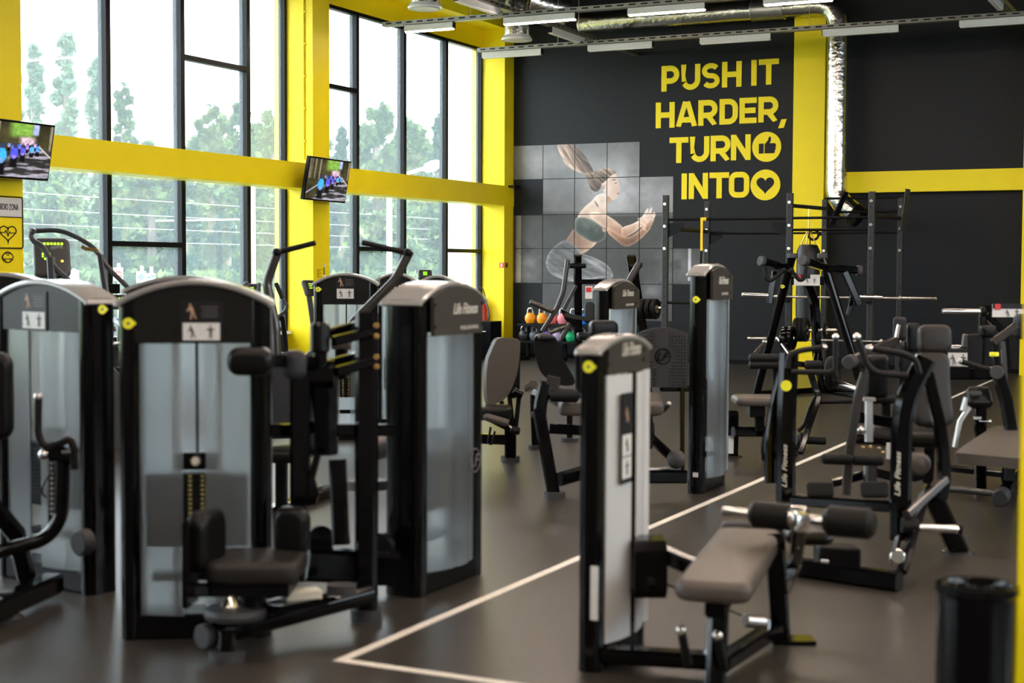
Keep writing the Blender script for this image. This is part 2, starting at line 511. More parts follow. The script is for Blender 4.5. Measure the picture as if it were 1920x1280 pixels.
# columns, yellow, flush with the low beam and the high beam
cols = [(22.168, YB), (16.542, 16.937), (10.95, 11.353), (5.36, 5.76), (-.23, .17)]
k = 2
for y0, y1 in cols:
    struct(MB().abox(XG-.2, XC, y0, y1, 0, ZC).obj('trim_%d' % k, 'yellow paint', smooth=0)); k += 1
struct(MB().abox(XG+.05, XC+.012, YR, YB, 2.505, 2.833).obj('trim_%d' % k, 'yellow paint', smooth=0)); k += 1
struct(MB().abox(XG, XC+.004, YR, YB, 5.40, 6.05).obj('trim_%d' % k, 'yellow paint', smooth=0)); k += 1
# pillar and high band on the back wall
YP = YB-.30
px0, px1 = PY(1487.5, 200, YP)[0], PY(1546.5, 200, YP)[0]
struct(MB().abox(px0, px1, YP, YB, 0, ZC).obj('trim_%d' % k, 'yellow paint', smooth=0)); k += 1
zt, zb = PY(1720, 319.5, YP+.12)[2], PY(1720, 359, YP+.12)[2]
xfar = PY(1917, 400, YP-.1)[0]
struct(MB().abox(px1, xfar+.1, YP+.12, YB, zb, zt).obj('trim_%d' % k, 'yellow paint', smooth=0)); k += 1
struct(MB().abox(xfar, xfar+.45, YP-.1, YB, 0, ZC).obj('trim_%d' % k, 'yellow paint', smooth=0)); k += 1
# near column at the right edge
nc = V(1911.5, 900, 4.6)
struct(MB().abox(nc[0], nc[0]+.38, nc[1], nc[1]+.38, 0, ZC).obj('trim_%d' % k, 'yellow paint', smooth=0)); k += 1
struct(MB().abox(XG, XR, YB-.02, YB, 0, .07).obj('baseboard_back', 'black satin', smooth=0))

# windows: one frame per bay, each mullion, transom and pane its own part
def window(n, y0, y1, mull, trans):
    w = struct(MB().abox(XG-.10, XG, y0, y1, 5.05, 5.10).abox(XG-.10, XG, y0, y1, .64, .69)
               .abox(XG-.10, XG, y0, y0+.05, .69, 5.05).abox(XG-.10, XG, y1-.05, y1, .69, 5.05).obj('window_%d' % n, 'black frame', smooth=0))
    for y in mull: MB().abox(XG-.12, XG, y-.075, y, .69, 5.05).obj('mullion', 'black frame', w, smooth=0)
    for a, b, z in trans: MB().abox(XG-.10, XG, a, b, z-.03, z+.03).obj('transom', 'black frame', w, smooth=0)
    ed = [y0+.05]+[e for m in mull for e in (m-.075, m)]+[y1-.05]
    for a, b in zip(ed[::2], ed[1::2]): MB().abox(XG-.065, XG-.06, a, b, .69, 5.05).obj('pane', 'window glass', w, smooth=0)
def ym(px): return float(PX(px, 480, XG)[1])
m = [ym(211), ym(349), ym(471)]
window(1, 11.353, 16.542, m, [(m[0], m[1]-.075, float(PX(280, 458, XG)[2])), (m[1], m[2]-.075, float(PX(406, 118, XG)[2]))])
m = [ym(674), ym(762), ym(840)]
window(2, 16.937, 22.168, m, [(16.98, m[0]-.075, float(PX(648, 166, XG)[2])), (m[0], m[1]-.075, float(PX(712, 467, XG)[2])), (m[2], 22.12, float(PX(868, 470, XG)[2]))])
window(3, 5.76, 10.95, [7.2, 8.4, 9.7], [(7.2, 8.325, 1.9)])
window(4, .17, 5.36, [1.5, 2.8, 4.1], [(2.8, 4.025, 3.9)])
window(5, YR, -.23, [-3.2, -1.9], [])

k7 = 6  # side windows out of view, added and sized for daylight from the right
for ya, yb_ in ((-1, 4.6), (5.2, 10.8), (11.4, 17)):
    w = struct(MB().abox(XR+.05, XR+.12, ya, ya+.06, 2.3, 4.6).abox(XR+.05, XR+.12, yb_-.06, yb_, 2.3, 4.6).abox(XR+.05, XR+.12, ya, yb_, 2.3, 2.36).abox(XR+.05, XR+.12, ya, yb_, 4.54, 4.6).obj('window_%d' % k7, 'black frame', smooth=0)); k7 += 1
    for q in (.33, .66): MB().abox(XR+.05, XR+.12, ya+(yb_-ya)*q-.035, ya+(yb_-ya)*q+.035, 2.36, 4.54).obj('mullion', 'black frame', w, smooth=0)
    MB().abox(XR+.08, XR+.085, ya+.06, yb_-.06, 2.36, 4.54).obj('pane', 'window glass', w, smooth=0)
# floor tape
xt = -3.066
y0 = float(FL(640, 1238)[1])
tag(MB().abox(xt-.022, xt+.022, y0-.022, 21.5, .0005, .003).obj('floor_tape', 'tape white', loc=(xt, y0, 0), smooth=0),
    'long white floor tape line running from the near corner towards the back wall', 'floor tape')
tag(MB().abox(xt+.022, 1.2, y0-.022, y0+.022, .0005, .003).obj('floor_tape', 'tape white', loc=(xt, y0, 0), smooth=0),
    'short white floor tape line crossing the foreground to the right', 'floor tape')

# ------------------------------------------------------------------ writing on the back wall
T = .215
def arc(cx, cy, rx, ry, a0, a1, n=14):
    return [(cx+rx*math.cos(math.radians(a0+(a1-a0)*k/n)), cy+ry*math.sin(math.radians(a0+(a1-a0)*k/n))) for k in range(n+1)]
def glyph(c, W):
    h = T/2; L, R, B, Tp = h, W-h, h, 1-h
    if c == 'I': return [[(W/2, 0), (W/2, 1)]]
    if c == 'T': return [[(0, Tp), (W, Tp)], [(W/2, 0), (W/2, Tp)]]
    if c == 'H': return [[(L, 0), (L, 1)], [(R, 0), (R, 1)], [(L, .5), (R, .5)]]
    if c == 'E': return [[(W, Tp), (L, Tp), (L, B), (W, B)], [(L, .5), (W*.94, .5)]]
    if c == 'N': return [[(L, 0), (L, 1)], [(R, 0), (R, 1)], [(L, .94), (R, .06)]]
    if c == 'A': return [[(h*.95, 0), (W/2-.04, 1)], [(W-h*.95, 0), (W/2+.04, 1)], [(W*.26, .27), (W*.74, .27)]]
    if c == 'U':
        r = R-L
        return [[(L, 1), (L, B+r/2)]+arc(W/2, B+r/2, r/2, r/2, 180, 360)+[(R, 1)]]
    if c == 'O':
        r = .20
        return [arc(R-r, Tp-r, r, r, 0, 90, 6)+arc(L+r, Tp-r, r, r, 90, 180, 6)+arc(L+r, B+r, r, r, 180, 270, 6)+arc(R-r, B+r, r, r, 270, 360, 6)+[(R, Tp-r)]]
    if c == 'D':
        r = .27
        return [[(L, 0), (L, 1)], [(L, Tp)]+arc(R-r, Tp-r, r, r, 90, 0, 8)+arc(R-r, B+r, r, r, 0, -90, 8)+[(L, B)]]
    if c in 'PR':
        m = .40; r = (Tp-m)/2
        s = [[(L, 0), (L, 1)], [(L, Tp)]+arc(R-r, m+r, r, r, 90, -90, 12)+[(L, m)]]
        if c == 'R': s.append([(W*.50, m), (W-h*1.05, 0)])
        return s
    if c == 'S':
        r = (Tp-.5)/2; r2 = (.5-B)/2
        x = W/2
        return [arc(x, .5+r, R-x, r, 30, 90, 5)[:-1]+arc(x-.02, .5+r, x-L-.02, r, 90, 270, 12)+arc(x+.02, B+r2, R-x-.02, r2, 90, -90, 12)+arc(x, B+r2, x-L, r2, -90, -150, 5)]
    return []
def strip(path, t):
    p = [np.array(q, float) for q in path]; out = []
    n = len(p); l = []; r = []
    for i in range(n):
        d0 = unit(p[i]-p[i-1]) if i else unit(p[1]-p[0])
        d1 = unit(p[i+1]-p[i]) if i < n-1 else d0
        b = unit(d0+d1); nn = np.array([-b[1], b[0]]); k = t/2/max(.5, abs(nn@np.array([-d0[1], d0[0]])))
        l.append(p[i]+nn*k); r.append(p[i]-nn*k)
    return [(l[i], r[i], r[i+1], l[i+1]) for i in range(n-1)]
slog = thing('wall_slogan', 'big yellow capital letters and round badges fixed to the dark back wall', 'sign', PY(1350, 250, YB))
def zx(x): return 1200+x/4.13
def zy(y): return 90+y/4.13
def place_letter(c, x0, x1, ytop, ybot):
    ya = zy((ytop+ybot)/2)
    a = PY(zx(x0), ya, YB); b = PY(zx(x1), ya, YB)
    zt_, zb_ = PY(zx((x0+x1)/2), zy(ytop), YB)[2], PY(zx((x0+x1)/2), zy(ybot), YB)[2]
    H = zt_-zb_; W = (b[0]-a[0])/H
    mb = MB()
    dp_ = .012
    for path in glyph(c, W):
        dp_ += .0006
        for qd in strip(path, T if c != 'S' else .2):
            poly = [(a[0]+q[0]*H, YB, zb_+min(1, max(0, q[1]))*H) for q in qd]
            mb.prism(poly, (0, -dp_, 0))
    mb.obj('letter', 'yellow paint', slog, smooth=0)
for word, base, sl in (
    ([('P', 168, 305), ('U', 320, 468), ('S', 480, 620), ('H', 637, 788), ('I', 862, 906), ('T', 921, 1076)], 150, -.068),
    ([('H', 124, 270), ('A', 280, 444), ('R', 453, 602), ('D', 617, 760), ('E', 772, 905), ('R', 918, 1072)], 425, -.056),
    ([('T', 230, 376), ('U', 388, 538), ('R', 548, 702), ('N', 706, 858)], 700, -.045),
    ([('I', 322, 366), ('N', 379, 528), ('T', 539, 690), ('O', 690, 848)], 978, -.030)):
    for c, x0, x1 in word:
        yt = base+sl*((x0+x1)/2-120)-(5 if base == 150 else 0)
        place_letter(c, x0, x1, yt, yt+(198 if base < 900 else 200))
pc = [PY(zx(x), zy(y), YB) for x, y in ((1096, 553), (1137, 549), (1115, 618), (1071, 622))]
MB().prism(pc, (0, -.012, 0)).obj('comma', 'yellow paint', slog, smooth=0)
def badge(cx, cy, r, name):
    c = PY(zx(cx), zy(cy), YB); R = abs(PY(zx(cx+r), zy(cy), YB)[0]-c[0])
    b = MB().lathe(c, (0, -1, 0), [(R, 0), (R, .012)], 48).obj(name, 'yellow paint', slog, smooth=0)
    return b, c, R
b, c, R = badge(982, 765, 113, 'thumb_badge')
def wp(c, R, pts): return [(c[0]+x*R, YB-.012, c[2]+y*R) for x, y in pts]
MB().prism(wp(c, R, [(-.53, -.44), (-.20, -.44), (-.20, .22), (-.53, .22)]), (0, -.004, 0)).obj('cuff', 'charcoal paint', b, smooth=0)
MB().prism(wp(c, R, [(-.13, -.44), (.50, -.44), (.58, -.36), (.56, -.24), (.64, -.16), (.60, -.03), (.66, .05), (.62, .20), (.50, .23), (.22, .23), (.30, .45), (.29, .62), (.22, .68), (.14, .62), (.10, .45), (-.05, .26), (-.13, .18)]), (0, -.004, 0)).obj('thumb', 'charcoal paint', b, smooth=0)
b, c, R = badge(972, 1060, 116, 'heart_badge')
hp = []
for i in range(48):
    t = 2*math.pi*i/48
    x = 16*math.sin(t)**3; y = 13*math.cos(t)-5*math.cos(2*t)-2*math.cos(3*t)-math.cos(4*t)
    hp.append((x/16*.59, y/16*.60+.03))
MB().prism(wp(c, R, hp), (0, -.004, 0)).obj('heart', 'charcoal paint', b, smooth=0)

# ------------------------------------------------------------------ mural of a squatting woman on square panels
def Z6(x, y): return 940+x/3.5556, 240+y/3.5556
def wall6(x, y): return PY(*Z6(x, y), YB)
MC = [78, 276, 487, 702, 920, 1145, 1360]
mcx = [float(wall6(x, 800)[0]) for x in MC]
mrz = [float(wall6(276, y)[2]) for y in (112, 341, 579, 803, 1034, 1272)]
def poly_in(px, py, poly):
    p = np.array(poly, float); n = len(p); ins = np.zeros(px.shape, bool); dist = np.full(px.shape, 1e9)
    for i in range(n):
        x0, y0 = p[i]; x1, y1 = p[(i+1) % n]
        c = ((y0 > py) != (y1 > py))
        with np.errstate(divide='ignore', invalid='ignore'):
            xi = (x1-x0)*(py-y0)/(y1-y0+1e-12)+x0
        ins ^= c & (px < xi)
        L = (x1-x0)**2+(y1-y0)**2+1e-9
        t = np.clip(((px-x0)*(x1-x0)+(py-y0)*(y1-y0))/L, 0, 1)
        dist = np.minimum(dist, np.hypot(px-x0-t*(x1-x0), py-y0-t*(y1-y0)))
    return ins, dist
def smooth_poly(pts, it=2):
    p = [np.array(q, float) for q in pts]
    for _ in range(it):
        q = []
        for i in range(len(p)):
            a, b = p[i], p[(i+1) % len(p)]
            q += [a*.75+b*.25, a*.25+b*.75]
        p = q
    return p
def vnoise(x, y, sc, seed):
    r = np.random.default_rng(seed).random((64, 64))
    u, v = x/sc, y/sc
    i, j = np.floor(u).astype(int), np.floor(v).astype(int)
    fu, fv = u-i, v-j; fu = fu*fu*(3-2*fu); fv = fv*fv*(3-2*fv)
    g = lambda a, b: r[a % 64, b % 64]
    return (g(i, j)*(1-fu)+g(i+1, j)*fu)*(1-fv)+(g(i, j+1)*(1-fu)+g(i+1, j+1)*fu)*fv
def fbm(x, y, sc, seed):
    return (vnoise(x, y, sc, seed)*.5+vnoise(x, y, sc/2, seed+1)*.25+vnoise(x, y, sc/4, seed+2)*.15+vnoise(x, y, sc/9, seed+3)*.1)
def lin(c):
    c = np.asarray(c, float)/255.
    return np.where(c <= .04045, c/12.92, ((c+.055)/1.055)**2.4)
def paint_mural(x, y):
    """sRGB colour of the printed picture at mural coordinates"""
    n = fbm(x, y, 230, 3); n2 = fbm(x, y, 90, 11)
    top = np.clip((585-y)/40, 0, 1)
    smoke = np.exp(-(((x-800)/330)**2+((y-420)/230)**2))*95*(n*1.2+.35)
    smoke += np.exp(-(((x-200)/200)**2+((y-210)/120)**2))*55*(n+.4)
    low = 22*n2+np.exp(-(((x-1180)/150)**2+((y-930)/120)**2))*80*n2+np.exp(-(((x-170)/90)**2+((y-930)/170)**2))*80*n2+np.exp(-(((x-1010)/70)**2+((y-1080)/60)**2))*70*n2
    g = top*(78+smoke+40*n)+(1-top)*(50+low)
    g = g+((x > 100) & (x < 132) & (y > 578) & (y < 1034))*(95*(.6+.5*n2))+((x > 1246) & (x < 1268) & (y > 795) & (y < 1010))*110
    col = np.stack([g*1.0, g*1.0, g*1.03], -1)
    def lay(poly, c, rim=0., rw=18, tex=0., seed=0, feather=5, it=2):
        nonlocal col
        ins, d = poly_in(x, y, smooth_poly(poly, it))
        a = np.where(ins, np.clip(d/feather+.25, 0, 1), 0)[..., None]
        cc = np.array(c, float)[None, None]*np.ones(x.shape+(1,))
        cc = cc*(1+tex*(fbm(x, y, 40, 20+seed)-.5)*2)[..., None]
        cc = cc+rim*np.exp(-d/rw)[..., None]
        col = col*(1-a)+cc*a
    def streak(ang, sx, sy, seed):
        c_, s_ = math.cos(ang), math.sin(ang)
        return fbm((x*c_+y*s_)/sx, (-x*s_+y*c_)/sy, 10, seed)
    def shade(poly, light, dark, ang, edge=0., rw=10, tex=0., texm=None, seed=0, feather=4, it=2, bias=.5):
        """printed shading of the photograph itself: light at one side of the shape, dark at the other"""
        nonlocal col
        sp_ = smooth_poly(poly, it); ins, d = poly_in(x, y, sp_)
        p = np.array(sp_); c_, s_ = math.cos(ang), math.sin(ang)
        pr = p[:, 0]*c_+p[:, 1]*s_; t = np.clip(((x*c_+y*s_)-pr.min())/(np.ptp(pr)+1e-6), 0, 1)**(1 if bias == .5 else math.log(.5)/math.log(bias))
        cc = np.array(light, float)*(1-t)[..., None]+np.array(dark, float)*t[..., None]
        if tex: cc = cc*(1+tex*((texm if texm is not None else fbm(x, y, 40, 20+seed))-.5)*2.4)[..., None]
        cc = cc+edge*np.exp(-d/rw)[..., None]
        a = np.where(ins, np.clip(d/feather+.2, 0, 1), 0)[..., None]
        col = col*(1-a)+cc*a
    H1, H2 = streak(1.0, 9, 1.0, 41), streak(.75, 9, 1.0, 47)
    dn = math.pi/2
    # pony tail in three locks
    shade([(362, 100), (420, 92), (470, 96), (500, 170), (560, 240), (612, 292), (600, 306), (520, 292), (440, 245), (392, 185)], (150, 128, 118), (120, 98, 88), 0, 45, 9, .6, H1)
    shade([(455, 98), (490, 110), (545, 165), (590, 232), (622, 300), (596, 296), (520, 215), (470, 150)], (110, 92, 86), (84, 68, 62), 0, 20, 6, .6, H2)
    shade([(395, 190), (470, 258), (560, 300), (600, 306), (540, 306), (460, 272), (415, 230)], (205, 184, 170), (150, 126, 112), 0, 30, 6, .5, H1)
    # far arm
    shade([(702, 690), (760, 740), (828, 794), (900, 762), (975, 690), (1008, 640), (962, 628), (905, 690), (836, 732), (760, 680), (710, 640)], (196, 150, 122), (96, 62, 46), dn, 85, 7, .15)
    # waist and back
    shade([(487, 655), (530, 700), (600, 735), (655, 745), (600, 802), (545, 838), (500, 822), (424, 752), (455, 712)], (112, 84, 70), (196, 160, 138), 0, 70, 9, .15)
    # neck, shoulder, chest
    shade([(632, 440), (700, 420), (706, 500), (703, 585), (722, 660), (690, 700), (600, 640), (500, 612), (512, 572), (556, 518), (606, 478)], (236, 220, 212), (196, 158, 138), dn, 25, 14, .08)
    shade([(497, 590), (560, 585), (640, 622), (703, 680), (701, 726), (664, 756), (615, 764), (560, 737), (487, 692), (485, 632)], (92, 100, 98), (46, 54, 54), dn, 90, 7, .2)
    shade([(700, 592), (716, 640), (690, 700), (668, 672), (690, 640)], (216, 180, 160), (130, 92, 74), 0, 20, 6, .1)
    # near arm: upper arm, elbow, forearm
    shade([(572, 560), (640, 553), (702, 572), (762, 610), (815, 655), (838, 700), (822, 730), (765, 702), (690, 655), (622, 618)], (232, 206, 190), (150, 106, 84), dn, 55, 9, .12)
    shade([(800, 652), (870, 634), (926, 600), (955, 628), (905, 680), (826, 728), (800, 710)], (240, 216, 202), (158, 112, 90), dn, 60, 8, .1)
    # hands pressed together
    shade([(903, 580), (918, 592), (940, 578), (962, 538), (975, 522), (984, 530), (975, 562), (995, 520), (1004, 516), (1006, 530), (998, 560), (1020, 545), (1030, 560), (1026, 580), (1012, 622), (988, 665), (955, 682), (928, 642)], (244, 228, 220), (208, 172, 152), dn, 25, 5, .2, H2, it=1)
    shade([(962, 640), (1000, 600), (1016, 612), (990, 668), (960, 684)], (196, 154, 132), (150, 108, 88), dn, 30, 5, .1)
    for hx, hy in ((978, 575), (992, 578), (1006, 582)): shade([(hx, hy-28), (hx+3, hy-27), (hx-10, hy+22), (hx-14, hy+20)], (190, 150, 132), (180, 140, 120), dn, it=1, feather=2)
    # leggings
    F1 = streak(.45, 6, 1.3, 61)
    shade([(425, 740), (470, 763), (520, 812), (545, 838), (600, 850), (690, 892), (735, 935), (752, 985), (735, 1000), (690, 992), (640, 1000), (560, 1016), (470, 1024), (400, 1004), (335, 975), (298, 925), (300, 868), (330, 812), (380, 766)], (74, 74, 78), (112, 112, 116), dn, 78, 9, .34, F1)
    shade([(330, 830), (420, 800), (500, 850), (520, 930), (430, 960), (350, 930), (318, 880)], (104, 104, 108), (84, 84, 88), dn, 0, 9, .3, F1, feather=45)
    shade([(540, 850), (640, 880), (725, 935), (742, 985), (660, 960), (580, 900)], (158, 158, 162), (118, 118, 122), dn, 14, 9, .4, F1, feather=24)
    # head: hair with bun, then face
    shade([(562, 318), (582, 300), (620, 282), (660, 266), (705, 260), (748, 272), (770, 290), (742, 322), (708, 352), (676, 362), (660, 400), (640, 424), (604, 414), (584, 384), (574, 350)], (170, 146, 130), (62, 50, 46), dn, 25, 7, .6, H2)
    shade([(556, 310), (585, 292), (618, 300), (622, 328), (596, 348), (566, 338)], (150, 126, 112), (84, 68, 60), dn, 30, 6, .6, H1)
    shade([(664, 374), (690, 350), (720, 318), (748, 298), (766, 298), (772, 330), (781, 362), (795, 396), (787, 404), (790, 428), (779, 440), (773, 466), (744, 473), (708, 470), (692, 440), (674, 405)], (236, 220, 212), (206, 176, 162), 0, 14, 10, .06)
    shade([(706, 440), (744, 474), (712, 500), (700, 470)], (176, 138, 120), (196, 160, 142), dn, it=1)
    shade([(736, 338), (764, 333), (765, 340), (738, 347)], (120, 98, 90), (110, 88, 80), 0, it=1, feather=2)
    shade([(752, 358), (770, 355), (769, 364), (754, 366)], (70, 58, 56), (66, 54, 52), 0, it=1, feather=2)
    shade([(766, 428), (789, 423), (785, 436), (768, 438)], (190, 126, 118), (170, 104, 98), 0, it=1, feather=2)
    shade([(664, 366), (682, 358), (694, 368), (690, 396), (678, 410), (666, 392)], (226, 196, 184), (176, 132, 116), dn, 15, 4, .1, feather=3)
    shade([(582, 405), (610, 418), (600, 440), (588, 430)], (170, 146, 130), (150, 126, 112), dn, it=1, feather=6)
    shade([(618, 482), (626, 478), (650, 520), (642, 526)], (84, 80, 80), (70, 66, 66), dn, it=1, feather=2)
    return np.clip(col, 8, 250)
def grid_picture(name, material, parent, origin, ux, uy, w, h, nx, ny, paint, thick=.008, edge_mat='black frame'):
    """a panel whose front carries a printed picture, one colour per vertex"""
    un = np.cross(ux, uy)
    uu, vv = np.meshgrid(np.linspace(0, 1, nx), np.linspace(0, 1, ny))
    pts = origin+ux*(uu*w)[..., None]+uy*(vv*h)[..., None]+un*thick
    rgb = paint(pts, uu, vv)
    mb = MB(); n = nx*ny
    mb.v = [tuple(p) for p in pts.reshape(-1, 3)]
    mb.f = [(j*nx+i, j*nx+i+1, (j+1)*nx+i+1, (j+1)*nx+i) for j in range(ny-1) for i in range(nx-1)]
    cor = [origin, origin+ux*w, origin+ux*w+uy*h, origin+uy*h]
    mb.v += [tuple(p) for p in cor]
    a, b, c_, d = 0, nx-1, n-1, n-nx
    mb.f += [(n+3, n+2, n+1, n), (n, n+1, b, a), (n+1, n+2, c_, b), (n+2, n+3, d, c_), (n+3, n, a, d)]
    o = mb.obj(name, material, parent, smooth=0)
    ca = o.data.color_attributes.new('print', 'FLOAT_COLOR', 'POINT')
    buf = np.ones((n+4, 4), np.float32); buf[:n, :3] = lin(rgb).reshape(-1, 3); buf[n:, :3] = .03
    ca.data.foreach_set('color', buf.ravel())
    return o
mural = thing('wall_mural', 'picture of a squatting woman printed across square panels on the back wall', 'mural', PY(1150, 420, YB))
def mural_paint(pts, uu, vv):
    q = pts-EYE; d = q@CF
    px = 960+FOC*(q@CR)/d; py = 640-FOC*(q@CU)/d
    # picture coordinates tied to the panel grid on the wall
    gx = np.interp(pts[..., 0], mcx, MC)
    gz = np.interp(-pts[..., 2], [-z for z in mrz], [112, 341, 579, 803, 1034, 1272])
    k = (gx-276)/1000
    gy = gz+k*np.interp(gz, [112, 341, 579, 803, 1034, 1272], [-54, -35, -27, -10, 0, 0])
    return paint_mural(gx, gy)
pres = {0: (0, 1, 2, 3), 1: (1, 2, 3, 4), 2: (0, 1, 2, 3, 4), 3: (0, 1, 2, 3, 4, 5), 4: (1, 2, 3, 4)}
for r, cs in pres.items():
    for c in cs:
        x0, x1 = mcx[c]+.006, mcx[c+1]-.006; z0, z1 = mrz[r+1]+.006, mrz[r]-.006
        grid_picture('panel', 'mural print', mural, A(x0, YB, z0), EX, EZ, x1-x0, z1-z0, 44, 48, mural_paint, .008)
# ------------------------------------------------------------------ ceiling: lighting trays, ducts
ZT = 4.74
Y1 = float(np.mean([FL(720, 50, ZT)[1], FL(1330, 3, ZT)[1]]))
Y2 = float(np.mean([FL(905, 97, ZT)[1], FL(1920, 30, ZT)[1]]))
def tray(p0, p1, label):
    p0, p1 = A(*p0), A(*p1); L = np.linalg.norm(p1-p0); t = unit(p1-p0); sd = np.cross(t, EZ)
    r = thing('lighting_tray', label, 'cable tray', p0, 'lighting trays')
    mb = MB()
    mb.box((p0+p1)/2-EZ*.0, t, sd, EZ, L, .11, .008)
    for s in (-1, 1): mb.box((p0+p1)/2+sd*s*.055+EZ*.025, t, sd, EZ, L, .006, .055)
    mb.obj('channel', 'slotted steel', r, smooth=0)
    nw = max(2, int(L/3.2))
    for i in range(nw):
        q = p0+t*(i+.35)*L/nw
        MB().tube([q+EZ*.0, A(q[0], q[1], ZC)], .004, n=6).obj('hanging_wire', 'satin steel', r)
    return r
tray((FL(720, 50, ZT)[0], Y1, ZT), (4.5, Y1, ZT), 'galvanised lighting tray nearest the camera, carrying the lit battens along the ceiling')
tray((FL(898, 98, ZT)[0], Y2, ZT), (4.5, Y2, ZT), 'galvanised lighting tray in front of the slogan wall, carrying unlit battens')
xa = float(np.mean([FL(1020, 52, ZT+.13)[0], FL(1205, 103, ZT+.13)[0]]))
tray((xa, -2.5, ZT+.13), (xa, FL(1205, 105, ZT+.13)[1], ZT+.13), 'galvanised cross tray ending near the left part of the slogan wall')
xb = float(FL(1890, 20, ZT+.13)[0])
tray((xb, -2.5, ZT+.13), (xb, Y2+.8, ZT+.13), 'galvanised cross tray at the upper right corner of the picture')
led0 = None
def led(c, L, t, lit, label, group):
    global led0
    c = A(*c); sd = np.cross(t, EZ)
    r = thing('batten_light', label, 'light', c, group)
    MB().box(c, t, sd, EZ, L, .075, .085).obj('housing', 'lamp white', r)
    MB().box(c-EZ*.047, t, sd, EZ, L-.03, .06, .014).obj('diffuser', 'lamp diffuser' if lit else 'lamp diffuser off', r)
    MB().box(c+t*(L/2+.004), t, sd, EZ, .008, .07, .08).box(c-t*(L/2+.004), t, sd, EZ, .008, .07, .08).obj('end_cap', 'black satin', r)
    return r
def xat(px, Y, z):
    lo, hi = -14., 6.
    for _ in range(40):
        md = (lo+hi)/2; q = A(md, Y, z)-EYE; x = 960+FOC*(q@CR)/(q@CF)
        if x < px: lo = md
        else: hi = md
    return lo
nm = ['by the windows', 'second from the windows', 'third from the windows', 'fourth from the windows, above the yellow pillar']
for i, (a, b) in enumerate(((760, 851), (945, 1080), (1178, 1323), (1432, 1562))):
    xa_, xb_ = xat(a, Y1, ZT-.05), xat(b, Y1, ZT-.05)
    led(((xa_+xb_)/2, Y1, ZT-.05), xb_-xa_, EX, True, 'lit batten light on the nearer ceiling tray, '+nm[i], 'lit battens')
nm = ['by the windows', 'second from the windows', 'above the slogan', 'above the vertical foil duct', 'at the right edge']
for i, (a, b) in enumerate(((905, 1016), (1103, 1224), (1313, 1446), (1543, 1686), (1799, 1935))):
    xa_, xb_ = xat(a, Y2, ZT-.05), xat(b, Y2, ZT-.05)
    led(((xa_+xb_)/2, Y2, ZT-.05), xb_-xa_, EX, False, 'unlit white batten light on the tray before the slogan wall, '+nm[i], 'unlit battens')
for (x, y), l, px_ in (((1068, 66), 'dark batten light on the cross tray, nearest the slogan wall', xa), ((908, 8), 'dark batten light on the cross tray at the top of the picture', xa)):
    led((px_, FL(x, y, ZT+.08)[1], ZT+.08), 1.15, EY, False, l, 'cross tray battens')
led((xb, FL(1870, 6, ZT+.08)[1]-.3, ZT+.08), 1.15, EY, False, 'batten light on the cross tray at the upper right corner', 'cross tray battens')
# the rest of the hall's lamps, above and behind the camera's view
for Y in (14.0, 11.0, 8.0, 5.0, 2.0, -1.0):
    for X in (-8.2, -6.1, -4.0, -1.9, .2, 2.3, 4.4):
        if X < -5 and Y < 9: continue
        led((X, Y, ZT-.05), 1.2, EX, True, 'lit batten light in the rows nearer the camera', 'lit battens out of view')

YD = YB-.55
zd = float(PY(1320, 26, YD)[2])
xd0, xd1 = PY(1088, 42, YD)[0], PY(1573, 20, YD)[0]
d = thing('foil_duct', 'foil air duct along the slogan wall top, turning down beside the yellow pillar', 'duct', (xd0, YD, zd))
zlow = float(PY(1580, 372, YD)[2])
MB().tube([(xd0, YD, zd), (xd1, YD, zd), (xd1, YD, zlow), (xd1+.28, YD-.02, zlow-.22)], .155, .34, n=20).obj('duct', 'foil duct', d)
mb = MB()
for x in (1412, 1470): mb.cyl((PY(x, 22, YD)[0]-.015, YD, zd), (PY(x, 22, YD)[0]+.015, YD, zd), .172, n=24)
mb.cyl((PY(1412, 22, YD)[0], YD, zd), (PY(1470, 22, YD)[0], YD, zd), .165, n=24)
mb.obj('coupling', 'galvanised', d)
q = A(xd1+.28, YD-.02, zlow-.22)
MB().cyl(q-A(.03, 0, -.022), q+A(.10, 0, -.08), .17, n=20).obj('outlet', 'black satin', d)
xq = float(FL(1010, 14, zd+.42)[0])
MB().tube([(xd0-.05, YD-.42, zd+.12), (xq, YD-1.2, zd+.42), (xq, 15, zd+.42), (xq, 3, zd+.42)], .24, .5, n=18).obj('foil_duct', 'foil duct', loc=(xd0, YD, zd))
tag(bpy.data.objects['foil_duct.001'] if 'foil_duct.001' in bpy.data.objects else COL.objects[-1], 'wide foil duct running under the ceiling beside the yellow beam', 'duct')
def diffuser(cx, ytop, ybot, w, dd, label):
    c = V(cx, ybot, dd); r = w/2*dd/FOC
    t = thing('air_diffuser', label, 'air vent', c, 'air diffusers')
    MB().tube([c+EZ*.04, c+EZ*.55, c+A(.05, .3, 1.0), A(c[0]+.1, c[1]+.5, ZC)], r*.82, .2, n=18).obj('flexible_duct', 'foil duct', t)
    MB().lathe(c, EZ, [(r*.80, .01), (r, 0), (r*1.02, .02), (r*.86, .07), (r*.80, .07)], 32).obj('collar', 'lamp white', t)
    g = MB()
    for k in range(1, 6): g.lathe(c-EZ*.004*k/6, EZ, [(r*.78*k/5-.012, 0), (r*.78*k/5, .0), (r*.78*k/5, .01), (r*.78*k/5-.012, .01)], 24)
    g.obj('grille', 'lamp white', t)
diffuser(797, 0, 17, 64, 18.5, 'foil air diffuser with white ring above the window, further left')
diffuser(969, 45, 76, 57, 21.0, 'foil air diffuser with white ring beside the corner column')

